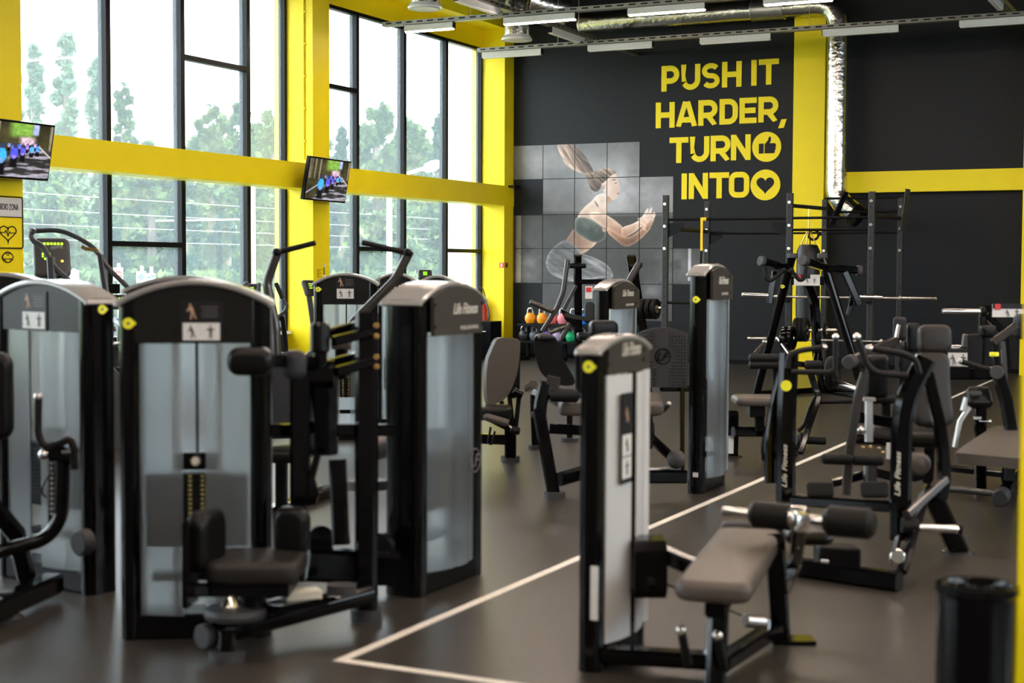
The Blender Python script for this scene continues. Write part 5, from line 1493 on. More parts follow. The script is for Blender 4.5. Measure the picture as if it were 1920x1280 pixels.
def plate(c, ax, r, t, name='weight_plate', label=None, group=None):
    """bumper plate lying on an axis through c"""
    ax = unit(ax)
    p = thing(name, label, 'weight plate', c, group)
    MB().lathe(c-ax*t/2, ax, [(.027, t*.2), (.05, t*.15), (.06, t*.3), (r*.70, t*.3), (r*.76, .0), (r*.95, 0), (r, t*.2), (r, t*.8), (r*.95, t), (r*.76, t), (r*.70, t*.7), (.06, t*.7), (.05, t*.85), (.027, t*.8)], 32).obj('disc', 'iron plate', p)
    MB().lathe(c-ax*t*.52, ax, [(.027, 0), (.045, 0), (.045, t*1.04), (.027, t*1.04)], 20).obj('hub_ring', 'satin steel', p)
    return p
pa = unit(V(1240, 578, d-.25)-V(1186, 572, d-.1))
for i, (x, n_) in enumerate(((1206, 'innermost'), (1217, 'middle'), (1228, 'outermost'))):
    plate(V(x, 579, d-.2), unit(HR-.55*HF), .115, .055, label=n_+' of the black plates on the far press, left of the leg press tower', group='plates on the far press')

# ------------------------------------------------------------------ right hand machines
# low seated machine with two tall lever arms (plate loaded row)
cr = thing('plate_loaded_row', 'black machine at right with two upright lever arms, ball ended handles and a tall backrest', 'weight machine', FL(1690, 1090))
dl, dr = 8.3, 7.4
MB().bar(P(dl, (1473, 942), (1474, 780), (1479, 662)), .105, .075, up=HF, ch=.3).obj('lever_arm', 'black gloss', cr)
lv = cr.children[-1]
mb = MB(); text(mb, LOGO, V(1471, 873, dl-.045), EZ, -HR, .028, .002, shear=.3, bold=.02, width=.24); mb.obj('emblem', 'emblem silver', lv, smooth=0)
o = MB().lathe(V(1474, 723, dl-.04), -HF, [(.030, 0), (.030, .003)], 20); o.obj('sticker', 'sticker yellow', lv, smooth=0)
MB().bar(P(dl+.1, (1444, 905), (1444, 820), (1452, 760), (1468, 700)), .06, .06, up=HF, fil=.1).obj('side_brace', 'black gloss', cr)
MB().bar(P(dr, (1688, 1012), (1690, 800), (1698, 748), (1736, 672)), .10, .075, up=HF, ch=.3, fil=.08).obj('lever_arm', 'black gloss', cr)
rv = cr.children[-1]
mb = MB(); text(mb, LOGO, V(1683, 888, dr-.045), EZ, -HR, .028, .002, shear=.3, bold=.02, width=.22); mb.obj('emblem', 'emblem silver', rv, smooth=0)
def ball_handle(d, *pts):
    pp = P(d, *pts); MB().tube(pp[:], .0155, .05).obj('handle', 'foam grip', cr)
    MB().ball(pp[0]+unit(pp[0]-pp[1])*.008, .019).obj('handle_knob', 'chrome', cr)
ball_handle(dl-.06, (1543, 651), (1500, 657), (1480, 664), (1476, 690))
ball_handle(dl-.06, (1567, 634), (1567, 692), (1556, 698), (1484, 697))
ball_handle(dr-.06, (1633, 653), (1690, 662), (1717, 672), (1724, 700))
ball_handle(dr-.06, (1608, 634), (1626, 685), (1642, 699), (1702, 705))
MB().bar([V(1738, 700, dr+.1), V(1766, 815, dr+.25), V(1771, 900, dr+.3), V(1763, 935, dr+.3)], .06, .06, up=HF, fil=.15).obj('frame_tube', 'black gloss', cr)
ft = FL(1797, 1036)
MB().bar([ft+EZ*.01, V(1748, 930, dr+.35)], .10, .085, up=HF).obj('rear_leg', 'black gloss', cr)
MB().lathe(ft, EZ, [(.085, 0), (.085, .008), (.08, .012)], 28).obj('foot_disc', 'graphite lever', cr)
MB().bar([FL(1486, 1078)+EZ*.045, FL(1686, 1108)+EZ*.045], .085, .085).obj('base_beam', 'black gloss', cr)
MB().box(FL(1546, 1086)+EZ*.092, unit(HR-.2*HF), HF, EZ, .035, .02, .006).obj('base_label', 'print white', cr, smooth=0)
bb = FL(1570, 1070)
MB().box(V(1569, 1043, 7.35), unit(HR-.2*HF), HF, EZ, .20, .14, .11).obj('stop_block', 'black satin', cr)
MB().bar([V(1690, 1075, 7.1), V(1712, 1000, 7.3), V(1738, 915, 7.6)], .035, .06, up=HF).obj('side_brace', 'black gloss', cr)
MB().bar([V(1674, 1052, 7.2), V(1684, 1010, 7.35), V(1700, 930, 7.6)], .02, .04, up=HF).obj('link_strap', 'chrome', cr)
MB().cyl(V(1683, 1043, 7.15), V(1683, 1043, 7.05), .035).obj('pivot', 'chrome', cr)
MB().bar([V(1700, 965, 7.3), V(1772, 900, 7.65)], .04, .04, up=HF).obj('tie_bar', 'graphite lever', cr)
MB().cyl(V(1690, 984, 7.33), V(1720, 986, 7.33), .040).obj('horn_collar', 'rubber', cr)
MB().cyl(V(1716, 988, 7.33), V(1798, 992, 7.33), .020).obj('plate_horn', 'chrome', cr)
MB().cyl(V(1796, 992, 7.33), V(1804, 993, 7.33), .024).obj('horn_cap', 'black satin', cr)
MB().bar([V(1488, 938, 8.1), V(1682, 950, 7.6)], .06, .055).obj('front_beam', 'black gloss', cr)
MB().cyl(V(1487, 938, 8.12), V(1505, 936, 8.1), .03).obj('beam_cap', 'chrome', cr)
for x, d_ in ((1538, 8.0), (1640, 7.75)):
    MB().pad(V(x, 918, d_), HR, unit(EZ+.4*HF), .145, .085, .03, .02).obj('foot_rest', 'rubber', cr)
MB().bar(P(8.5, (1586, 928), (1592, 850), (1610, 735), (1622, 700)), .05, .03, up=HF, fil=.08).obj('centre_upright', 'graphite lever', cr)
MB().roll(V(1541, 860, 8.4), V(1598, 862, 8.4), .030).roll(V(1598, 862, 8.4), V(1656, 864, 8.4), .030).obj('cross_grip', 'foam grip', cr)
MB().bar([V(1632, 920, 8.7), V(1632, 872, 8.7)], .07, .07, up=HF).obj('seat_post', 'graphite lever', cr)
MB().bar(P(8.6, (1629, 828), (1629, 750)), .045, .03, up=HF).obj('adjusting_post', 'satin steel', cr)
MB().box(V(1629, 748, 8.6), HR, HF, EZ, .07, .05, .02).obj('post_clamp', 'satin steel', cr)
MB().roll(V(1636, 806, 8.8), V(1676, 810, 8.75), .042).obj('hub_roller', 'brown sheen vinyl', cr)
MB().ball(V(1614, 806, 8.6), .026).obj('adjusting_knob', 'chrome', cr)
MB().pad(V(1644, 706, 8.9), unit(HR+.2*HF), EZ, .14, .26, .07, .03).obj('chest_pad', 'black vinyl', cr)
MB().bar(P(8.7, (1600, 780), (1690, 795), (1720, 900)), .06, .07, up=HF).obj('main_frame', 'black gloss', cr)
MB().pad(V(1752, 636, 8.55), HR, unit(EZ+.1*HF), .188, .165, .085, .045).obj('headrest', 'dark vinyl', cr)
MB().pad(V(1748, 730, 8.45), HR, unit(EZ+.18*HF), .235, .42, .085, .06, taper=(1.0, .84), waist=.08).obj('backrest', 'dark vinyl', cr)
MB().bar([V(1752, 640, 8.66), V(1745, 800, 8.6), V(1740, 900, 8.3)], .05, .06, up=HF).obj('backrest_post', 'black gloss', cr)
MB().pad(V(1728, 820, 8.0), unit(HR-.2*HF), HF, .24, .30, .08, .06).obj('seat', 'black vinyl', cr)
MB().lathe(V(1724, 870, 7.75), -HF, [(.005, -.10), (.055, -.09), (.06, 0), (.045, .02), (.005, .03)], 24).obj('roller_end', 'brown sheen vinyl', cr)
for x, y in ((1618, 838), (1632, 838), (1648, 840), (1656, 848), (1664, 842), (1742, 846), (1750, 852)): MB().ball(V(x, y, 8.5), .010, 8).obj('bolt_head', 'brass', cr)
MB().box(V(1668, 845, 8.3), HR, HF, EZ, .035, .01, .09).obj('warning_label', 'print white', cr, smooth=0)
MB().bar(P(8.9, (1560, 905), (1640, 885), (1700, 900)), .05, .05).obj('floor_rail', 'black gloss', cr)

# seat with a short post (behind the left lever)
d = 11.7
ps = thing('plate_loaded_pulldown_seat', 'low black machine seat with a labelled corner post, left of the upright lever arms', 'weight machine', FL(1373, 857))
MB().pad(V(1418, 750, d), HR, HF, .36, .36, .07, .06).obj('seat', 'brown sheen vinyl', ps)
MB().box(V(1418, 770, d), HR, HF, EZ, .12, .14, .09).obj('seat_block', 'black satin', ps)
MB().bar(P(d, (1423, 775), (1424, 808)), .075, .07, up=HF).obj('seat_post', 'black gloss', ps)
MB().bar([V(1375, 809, d), V(1445, 809, d+.1)], .075, .075).obj('beam', 'black gloss', ps)
MB().bar([FL(1373, 856), V(1374, 773, 11.8)], .085, .085, up=HF).obj('corner_post', 'black gloss', ps)
MB().box(FL(1372, 856)+EZ*.006, HR, HF, EZ, .15, .14, .012).obj('foot_plate', 'graphite lever', ps)
MB().box(V(1369, 832, 11.8)-HF*.046, HR, HF, EZ, .04, .003, .14).obj('warning_label', 'print white', ps, smooth=0)
MB().bar(P(d, (1440, 800), (1432, 840), (1438, 880)), .06, .06, up=HF, fil=.1).bar([V(1438, 880, d)*A(1, 1, 0)+EZ*.035, V(1490, 850, d+.3)*A(1, 1, 0)+EZ*.035], .07, .07).obj('curved_leg', 'black gloss', ps)
MB().tube(P(d+.6, (1496, 808), (1508, 798), (1520, 760), (1531, 741)), .018, .05).obj('link_rod', 'black satin', ps)
MB().cyl(V(1531, 754, d+.6), V(1604, 753, d+.4), .016).obj('cross_rod', 'black satin', ps)
q0, q1 = V(1494, 823, 12.4), V(1510, 825, 12.4)
MB().roll(q0, q1, .06).cyl(q1, V(1548, 827, 12.4), .032).obj('floor_roller', 'black satin', ps)
q = (q0+q1)/2
MB().bar([q*A(1, 1, 0), q], .06, .06, up=HF).obj('roller_stand', 'black gloss', ps)
MB().bar([q*A(1, 1, 0)+EZ*.03, V(1450, 850, d+.2)*A(1, 1, 0)+EZ*.03], .06, .05).obj('base_tie', 'black gloss', ps)
MB().bar([V(1520, 700, d+.6), V(1535, 745, d+.6), V(1500, 850, d+.4)], .05, .05, up=HF).obj('rear_upright', 'black gloss', ps)
MB().bar([V(1500, 850, d+.4)*A(1, 1, 0), V(1500, 850, d+.4)], .05, .05, up=HF).obj('upright_base', 'black gloss', ps)

# A-frame machine with hanging levers
d = 15.8
af = thing('plate_loaded_lat_machine', 'tall black A frame machine with overhead levers and looped handles before the yellow pillar', 'weight machine', FL(1510, 748))
MB().tube([FL(1416, 746), V(1484, 484, d)], .047, n=18).obj('front_leg', 'black gloss', af)
MB().tube([FL(1620, 748), V(1598, 664, d), V(1542, 484, d)], .047, n=18).obj('front_leg', 'black gloss', af)
MB().bar([FL(1545, 735), V(1531, 660, d+.5), V(1529, 570, d+.4), V(1513, 530, d+.2)], .09, .085, up=HF, fil=.2).obj('rear_leg', 'black gloss', af)
for x, y in ((1486, 481), (1542, 481)): MB().cyl(V(x, y+3, d)+EZ*0, V(x, y-6, d), .055).obj('leg_cap', 'foot grey', af)
for x in (1416, 1620): MB().box(FL(x, 746)+EZ*.01, HR, HF, EZ, .16, .14, .02).obj('foot_plate', 'graphite lever', af)
MB().bar(P(d, (1484, 526), (1545, 526)), .05, .09).obj('cross_beam', 'black gloss', af)
pb_ = MB().box(V(1513, 525, d-.06), HR, HF, EZ, .27, .01, .115).obj('instruction_sign', 'print white', af, smooth=0)
MB().box(V(1504, 518, d-.068), HR, HF, EZ, .17, .006, .045).obj('sign_field', 'print dark', pb_, smooth=0)
MB().box(V(1499, 518, d-.073), HR, HF, EZ, .03, .004, .04).obj('red_field', 'print red', pb_, smooth=0)
f = MB(); figure_blob(f, V(1514, 526, d-.067), HR, EZ, .05, 0); figure_blob(f, V(1527, 526, d-.067), HR, EZ, .05, 1); f.obj('sign_figures', 'print mark', pb_, smooth=0)
MB().bar([V(1427, 489, d-.5), V(1480, 504, d)], .075, .075).obj('lever', 'black gloss', af)
MB().cyl(V(1427, 489, d-.5)-unit(HR-1.6*HF)*.02, V(1432, 490, d-.46), .052).obj('lever_cap', 'foot grey', af)
MB().bar([V(1506, 489, d-.6), V(1548, 502, d-.1), V(1610, 507, d+.1)], .075, .075).obj('lever', 'black gloss', af)
MB().cyl(V(1504, 488, d-.62), V(1511, 490, d-.56), .052).obj('lever_cap', 'foot grey', af)
MB().cyl(V(1606, 507, d+.1), V(1616, 508, d+.1), .06).obj('lever_cap', 'foot grey', af)
for pts, dd in ((((1434, 500), (1436, 522), (1445, 527), (1470, 507)), d-.4), (((1511, 500), (1508, 523), (1499, 526), (1484, 507)), d-.5)):
    MB().tube(P(dd, *pts), .020, .08).ball(V(*pts[-1], dd), .028).obj('looped_handle', 'foam grip', af)
MB().bar(P(d-.1, (1452, 508), (1443, 568)), .058, .058, up=HF).obj('hanging_arm', 'black gloss', af)
MB().bar(P(d, (1584, 510), (1611, 571)), .075, .065, up=HF).obj('hanging_arm', 'black gloss', af)
MB().cyl(V(1391, 552, d-.12), V(1441, 554, d-.1), .021).obj('plate_horn', 'chrome', af)
MB().cyl(V(1609, 556, d), V(1654, 557, d), .021).obj('plate_horn', 'chrome', af)
sticker(af, V(1467, 537, d-.06), -HF, HR, .02)
MB().bar(P(d+.2, (1590, 590), (1598, 555), (1612, 556)), .05, .05, up=HF).obj('link', 'black gloss', af)
for y in (671, 684):
    MB().roll(V(1404, y, 13.0), V(1461, y, 13.0), .036).obj('thigh_roller', 'foam grip', af)
MB().roll(V(1508, 684, 13.0), V(1542, 684, 13.0), .040).obj('thigh_roller', 'foam grip', af)
MB().bar([V(1455, 678, 13.02), V(1515, 684, 13.05), V(1528, 680, 14.5), V(1531, 660, d+.5)], .05, .05).obj('roller_arm', 'black gloss', af)
MB().cyl(V(1414, 664, 13.3), V(1434, 642, 13.5), .018).obj('pin_lever', 'graphite lever', af); MB().ball(V(1434, 641, 13.5), .022).obj('lever_knob', 'chrome', af)
MB().bar([V(1455, 678, 13.02), FL(1462, 815)], .06, .06, up=HF).obj('seat_column', 'black gloss', af)
MB().bar([FL(1416, 746)+EZ*.04, FL(1545, 735)+EZ*.04, FL(1620, 748)+EZ*.04], .08, .07).obj('base_beam', 'black gloss', af)
for i, x in enumerate((1494, 1502, 1510)):
    plate(V(x, 618, d-.25), unit(HR-.5*HF), .125, .045, label=['innermost', 'middle', 'outermost'][i]+' of three black plates hanging inside the A frame', group='plates on the A frame')
MB().cyl(V(1485, 618, d-.2), V(1524, 619, d-.34), .02).obj('plate_horn', 'chrome', af)
q = V(1478, 634, 13.6)
wl = thing('glossy_plate', 'shiny black plate standing on the machine inside the left leg of the A frame', 'weight plate', q)
MB().lathe(q-unit(HR-.6*HF)*.05, unit(HR-.6*HF), [(.02, .03), (.08, .03), (.085, 0), (.105, 0), (.11, .012), (.11, .088), (.105, .1), (.085, .1), (.08, .07), (.02, .07)], 32).obj('disc', 'black gloss', wl)
MB().cyl(q-unit(HR-.6*HF)*.06, q+unit(HR-.6*HF)*.06, .018).obj('hub', 'chrome', wl)
MB().cyl(q-unit(HR-.6*HF)*.1, V(1492, 680, 13.2), .015).obj('glossy_plate_horn', 'chrome', af)
q = V(1548, 619, d+.3); plate(q, unit(HR-.5*HF), .085, .03, label='small black plate on the horn right of the A frame rear leg', group=None)
MB().cyl(V(1535, 619, d+.3), V(1570, 619, d+.25), .018).obj('plate_horn', 'chrome', af)
for i, x in enumerate((1557, 1565)):
    plate(V(x, 699-i*2, 12.6), unit(HR-.5*HF), .14, .04, label=['inner', 'outer'][i]+' of two black plates right of the ball ended handles', group='plates on the low horn')
MB().cyl(V(1548, 708, 12.7), V(1607, 729, 12.3), .020).obj('low_plate_horn', 'chrome', ps)

# machine group at the right edge
d = 10.4
rm = thing('plate_loaded_leg_machine', 'machine at the right edge with instruction board, dimpled dark pads and yellow marked lever', 'weight machine', FL(1875, 940))
MB().cyl(V(1767, 583, d+.3), V(1842, 584, d+.3), .019).obj('plate_horn', 'chrome', rm)
MB().cyl(V(1838, 584, d+.3), V(1846, 584, d+.3), .035).obj('horn_collar', 'black satin', rm)
MB().box(V(1850, 579, d+.35), HR, HF, EZ, .08, .05, .05).obj('bracket', 'black gloss', rm)
pb_ = MB().box(V(1890, 582, d+.3), HR, HF, EZ, .225, .01, .095).obj('instruction_board', 'print white', rm, smooth=0)
MB().box(V(1890, 574, d+.292), HR, HF, EZ, .22, .006, .035).obj('board_field', 'print dark', pb_, smooth=0)
MB().box(V(1871, 575, d+.287), HR, HF, EZ, .04, .004, .04).obj('red_field', 'print red', pb_, smooth=0)
f = MB(); figure_blob(f, V(1890, 587, d+.291), HR, EZ, .05, 0); figure_blob(f, V(1907, 586, d+.291), HR, EZ, .05, 1); f.obj('board_figures', 'print mark', pb_, smooth=0)
MB().bar(P(d+.4, (1843, 586), (1838, 690)), .05, .05, up=HF).obj('rear_post', 'black gloss', rm)
MB().bar(P(d+.4, (1850, 590), (1885, 625), (1890, 690)), .05, .05, up=HF).obj('rear_post', 'black gloss', rm)
MB().pad(V(1852, 622, d+.1), HR, EZ, .115, .09, .08, .02, taper=(.75, 1)).obj('shoulder_pad', 'black vinyl', rm)
MB().pad(V(1827, 655, d+.1), HR, EZ, .105, .22, .03, .02).obj('dimpled_plate', 'rubber', rm)
MB().roll(V(1808, 650, d+.2), V(1811, 626, d+.2), .022).obj('roller', 'brown sheen vinyl', rm)
MB().cyl(V(1780, 651, d+.2), V(1814, 651, d+.2), .016).obj('plate_horn', 'chrome', rm)
pb_ = MB().box(V(1797, 671, d+.1), HR, HF, EZ, .145, .01, .11).obj('lower_board', 'print white', rm, smooth=0)
MB().box(V(1797, 658, d+.092), HR, HF, EZ, .145, .006, .022).obj('board_field', 'print dark', pb_, smooth=0)
f = MB(); figure_blob(f, V(1788, 674, d+.09), HR, EZ, .07, 0); figure_blob(f, V(1806, 674, d+.09), HR, EZ, .07, 1); f.obj('board_figures', 'print mark', pb_, smooth=0)
MB().bar(P(d, (1775, 699), (1862, 699)), .08, .09).obj('main_beam', 'black gloss', rm)
d = 9.7
MB().roll(V(1801, 677, d), V(1858, 694, d), .018).obj('foam_grip', 'foam grip', rm)
MB().ball(V(1801, 677, d), .018).obj('grip_knob', 'satin steel', rm)
MB().cyl(V(1869, 698, d-.05), V(1869, 698, d+.05), .045).obj('joint', 'foot grey', rm)
MB().bar([V(1868, 690, d), V(1886, 750, d), V(1896, 810, d), V(1890, 900, d)], .075, .07, up=HF).obj('lever', 'black gloss', rm)
MB().bar(P(d+.2, (1862, 642), (1906, 610)), .05, .045, up=HF).obj('upper_lever', 'graphite lever', rm)
MB().bar(P(d+.2, (1864, 640), (1868, 690)), .04, .04, up=HF).obj('lever_link', 'black gloss', rm)
mb = MB(); mb.cyl(V(1864, 660, d+.2), V(1864, 668, d+.2), .030); mb.obj('yellow_band', 'sticker yellow', rm)
MB().pad(V(1916, 612, d+.25), unit(HR+.5*HF), EZ, .10, .17, .09, .04).obj('arm_pad', 'grey vinyl', rm)
MB().bar(P(d+.3, (1880, 640), (1884, 700), (1888, 790)), .03, .04, up=HF).obj('strut', 'graphite lever', rm)
MB().pad(V(1836, 745, d+.1), HR, unit(EZ+.5*HF), .16, .14, .09, .03).obj('seat', 'black vinyl', rm)
MB().pad(V(1829, 738, d+.02), HR, EZ, .085, .035, .02, .016).obj('seat_badge', 'foot grey', rm)
MB().bar([V(1838, 760, d+.1), FL(1838, 925)], .07, .07, up=HF).obj('seat_post', 'black gloss', rm)
for pts in (((1820, 760), (1800, 790), (1790, 838)), ((1812, 745), (1805, 770))): MB().bar(P(d+.1, *pts), .03, .04, up=HF).obj('chrome_brace', 'satin steel', rm)
MB().box(V(1832, 783, d), HR, HF, EZ, .05, .03, .02).cyl(V(1836, 789, d-.02), V(1855, 790, d-.02), .004).ball(V(1856, 790, d-.02), .012).obj('adjusting_pin', 'chrome', rm)
MB().bar([FL(1780, 893)+EZ*.06, FL(1892, 906)+EZ*.06], .05, .045).obj('base_tube', 'black gloss', rm)
MB().tube([FL(1780, 925)+EZ*.03, FL(1872, 940)+EZ*.05], .022).obj('base_tube', 'graphite lever', rm)
MB().tube([FL(1876, 946)+EZ*.05, FL(1925, 880)+EZ*.05], .048).obj('cross_tube', 'black gloss', rm)
q0, q1 = FL(1874, 949)+EZ*.05, FL(1880, 941)+EZ*.05; MB().cyl(q0, q1, .051).obj('tube_cap', 'foot grey', rm)
MB().bar([V(1890, 900, d), FL(1896, 925)+EZ*.04], .07, .07, up=HF).obj('lever_foot', 'black gloss', rm)

# pad machine between the A frame and the backrest
d = 12.4
pm = thing('plate_loaded_shoulder_machine', 'black machine with a small grey pad on a chrome arm, left of the tall headrest', 'weight machine', FL(1694, 835))
MB().pad(V(1687, 615, d), unit(HR-.4*HF), unit(EZ-.12*HR), .11, .19, .05, .03).obj('side_pad', 'grey vinyl', pm)
MB().roll(V(1681, 634, d-.06), V(1686, 608, d-.06), .020).obj('pad_arm', 'chrome', pm)
MB().pad(V(1712, 632, d+.05), HR, EZ, .12, .24, .10, .04).obj('chest_pad', 'black vinyl', pm)
MB().bar([V(1592, 678, d-.5), V(1640, 656, d-.3), V(1682, 636, d)], .045, .07, up=EZ).obj('swing_arm', 'graphite lever', pm)
MB().cyl(V(1590, 680, d-.53), V(1598, 676, d-.45), .055).obj('arm_cap', 'foot grey', pm)
MB().bar([V(1700, 640, d+.08), V(1694, 720, d+.1), FL(1694, 835)], .085, .08, up=HF).obj('upright', 'black gloss', pm)
MB().bar([FL(1600, 830)+EZ*.04, FL(1710, 836)+EZ*.04], .08, .07).obj('base_beam', 'black gloss', pm)
MB().pad(V(1660, 745, d-.1), HR, HF, .34, .30, .08, .06).obj('seat', 'black vinyl', pm)
MB().bar([V(1660, 752, d-.1), FL(1660, 834)], .07, .07, up=HF).obj('seat_post', 'black gloss', pm)

# flat bench cut off by the near column
zb_ = .46
k4 = [FL(x, y, zb_) for x, y in ((1788, 848), (1985, 866), (1985, 800), (1862, 799))]
fb = thing('flat_bench', 'padded bench end sticking out behind the near yellow column at the right edge', 'bench', k4[1]*A(1, 1, 0))
poly = smooth_poly([k4[i]*(1-t)+k4[(i+1) % 4]*t for i in range(4) for t in (.02, .12, .5, .88, .98)], 2)
MB().prism(poly, -EZ*.06).obj('pad', 'brown sheen vinyl', fb, smooth=50)
m_ = (k4[1]+k4[2])/2-HR*.06
MB().bar([m_-EZ*.05, m_*A(1, 1, 0)], .06, .06, up=HF).obj('leg', 'black gloss', fb)
MB().bar([m_*A(1, 1, 0)+EZ*.025-HF*.25, m_*A(1, 1, 0)+EZ*.025+HF*.25], .06, .05).obj('foot_bar', 'black gloss', fb)

# waste bin
q = V(1832, 1090, 4.35); q = A(q[0], q[1], 0)
zt_ = V(1832, 1095, 4.35)[2]; r = .113
wb = thing('waste_bin', 'glossy black cylindrical waste bin beside the near yellow column', 'waste bin', q)
MB().lathe(q, EZ, [(r*.9, 0), (r, .02), (r, zt_-.03), (r, zt_-.015)], 48).obj('body', 'black gloss', wb)
MB().lathe(q, EZ, [(r, zt_-.03), (r+.006, zt_-.02), (r+.004, zt_), (r-.012, zt_), (r-.02, zt_-.02), (r-.03, zt_-.14), (.002, zt_-.15)], 48).obj('rim', 'black gloss', wb)

# ------------------------------------------------------------------ rig, bag, straps, bars
yr1 = 19.2
def up(px, py, Y): return PY(px, py, Y)
xs = [up(x, 500, yr1)[0] for x in (1247.5, 1480, 1633)]
k_ray = up(1325.5, 500, 1.0)[0]
yr2 = xs[0]/k_ray
rg = thing('training_rig', 'black steel pull up rig with six drilled posts in front of the back wall', 'rig', A(xs[0], yr1, 0))
zr_ = [(up(1247, 366, yr1)[2], up(1325, 377, yr2)[2]), (up(1480, 362, yr1)[2], up(1545, 374, yr2)[2]), (up(1633, 359, yr1)[2], up(1688, 371, yr2)[2])]
xr2 = [up(x, 500, yr2)[0] for x in (1325.5, 1545.5, 1687.5)]
for i in range(3):
    for X, Y, Z in ((xs[i], yr1, zr_[i][0]), (xr2[i], yr2, zr_[i][1])):
        po = MB().bar([A(X, Y, 0), A(X, Y, Z)], .075, .075, up=EY, ch=.08).obj('post', 'drilled post', rg)
        for kk in (Z-.12, Z-.42, Z-.72): MB().cyl(A(X, Y-.05, kk), A(X, Y-.035, kk), .022, n=12).obj('bolt', 'chrome', po)
        MB().box(A(X, Y, .006), EX, EY, EZ, .16, .16, .012).obj('post_foot', 'black frame', rg)
def rb(p, q, r=.017, nm='pull_up_bar'): return MB().cyl(p, q, r).obj(nm, 'black satin', rg)
Xf, Xr = xs, xr2
z1 = up(1360, 410.5, yr1)[2]; rb(A(Xf[0], yr1, z1), A(Xf[1], yr1, z1))
z1 = up(1550, 408, yr1)[2]; rb(A(Xf[1], yr1, z1), A(Xf[2], yr1, z1))
z1 = up(1550, 430.5, yr1)[2]; rb(A(Xf[1], yr1, z1), A(Xf[2], yr1, z1))
z1 = up(1400, 437.5, yr2)[2]; rb(A(Xr[0], yr2, z1), A(Xr[1], yr2, z1), .015); rb(A(Xr[1], yr2, z1), A(Xr[2], yr2, z1), .015)
z1 = up(1620, 371, yr2)[2]; rb(A(Xr[1], yr2, z1), A(Xr[2], yr2, z1)); z1 = up(1620, 397, yr2)[2]; rb(A(Xr[1], yr2, z1), A(Xr[2], yr2, z1))
for i, (ya, yb_) in enumerate(((428, 434), (385, 391), (404, 409))):
    p_, q_ = A(Xf[i], yr1, up((1247, 1480, 1633)[i], ya, yr1)[2]), A(Xr[i], yr2, up((1325, 1545, 1688)[i], yb_, yr2)[2])
    MB().bar([p_, q_], .05, .05).obj('side_rail', 'black frame', rg)
for X, Y, z, s in ((Xf[0], yr1, 2.02, 1), (Xf[1], yr1, 2.02, -1), (Xr[0], yr2, 1.95, 1)):
    MB().prism([A(X+s*.03, Y, z+.08), A(X+s*.26, Y, z+.08), A(X+s*.22, Y, z-.02), A(X+s*.03, Y, z-.12)], EY*.012).obj('gusset', 'black frame', rg, smooth=0)
MB().bar([A(Xr[1]+.1, yr2-.02, zr_[1][1]-.35), A(Xr[1]+.30, yr2-.02, zr_[1][1]+.10)], .02, .26, up=EY).obj('side_board', 'black frame', rg)
MB().bar([A(Xr[2]+.02, yr2, zr_[2][1]-.45), A(Xr[2]+.09, yr2, zr_[2][1]+.12)], .02, .26, up=EY).obj('side_board', 'foot grey', rg)
q = A(Xr[1]-.16, yr2, up(1535, 440, yr2)[2])
mb = MB(); mb.tube([q+EX*.07*math.cos(t)+EZ*.07*math.sin(t) for t in np.linspace(0, 6.28, 20)[:-1]], .018, n=8, closed=True); mb.bar([q+EX*.06, q+EX*.16], .05, .03); mb.obj('landmine_bracket', 'black frame', rg)
z1 = up(1262, 568, yr1)[2]
MB().cyl(up(1236, 567, yr1), up(1300, 568, yr1), .018).obj('peg', 'black satin', rg)
# J hooks and bars
def barbell(pts, lbl, Y, x0, x1, s0, s1, y):
    p0, p1 = up(x0, y, Y), up(x1, y, Y); p1 = A(p1[0], Y, p0[2])
    t = thing('barbell', lbl, 'barbell', (p0+p1)/2, 'barbells on the rig')
    MB().cyl(p0, p1, .014).obj('bar', 'satin steel', t)
    for a_, b_ in ((p0, A(up(s0, y, Y)[0], Y, p0[2])), (A(up(s1, y, Y)[0], Y, p0[2]), p1)):
        MB().cyl(a_, b_, .024).obj('sleeve', 'chrome', t)
        e = b_ if a_ is p0 else a_
        MB().cyl(e-EX*.015, e+EX*.015, .036).obj('collar', 'satin steel', t)
    return t
yb1 = yr1-.075
barbell(None, 'bright barbell racked higher on the rig, its end reaching to the right', yb1, 1420, 1756, 1470, 1688, 555.5)
barbell(None, 'barbell racked low on the rig behind the A frame machine', yb1, 1402, 1706, 1455, 1652, 634)
for X in (Xf[1], Xf[2]):
    for yy in (562, 641):
        z = up(1550, yy, yr1)[2]
        MB().box(A(X, yr1-.07, z-.02), EX, EY, EZ, .06, .09, .04).obj('bar_hook', 'black satin', rg)
# punching bag
q = up(1516, 455, (yr1+yr2)/2); Yb = (yr1+yr2)/2
zt1, zb1 = up(1514, 458, Yb)[2], up(1512, 612, Yb)[2]
r = 22*np.dot(q-EYE, CF)/FOC
pb2 = thing('punching_bag', 'worn black leather punching bag hanging from the rig before the yellow pillar', 'punching bag', A(q[0], Yb, zb1))
MB().lathe(A(q[0], Yb, zb1), EZ, [(r*.8, 0), (r, .03), (r*1.02, .3), (r, (zt1-zb1)*.6), (r*.98, (zt1-zb1)*.92), (r*.75, zt1-zb1-.01), (r*.5, zt1-zb1)], 32).obj('bag', 'leather', pb2)
zc_ = up(1516, 388, Yb)[2]
mb = MB(); hk = A(q[0], Yb, zt1+.22)
for s in (-1, 1):
    mb.tube([A(q[0]+s*r*.7, Yb, zt1-.02), hk], .008, n=6); mb.tube([A(q[0], Yb+s*r*.7, zt1-.02), hk], .008, n=6)
mb.tube([hk, A(q[0], Yb, zc_)], .010, n=6); mb.obj('chain', 'brass', pb2)
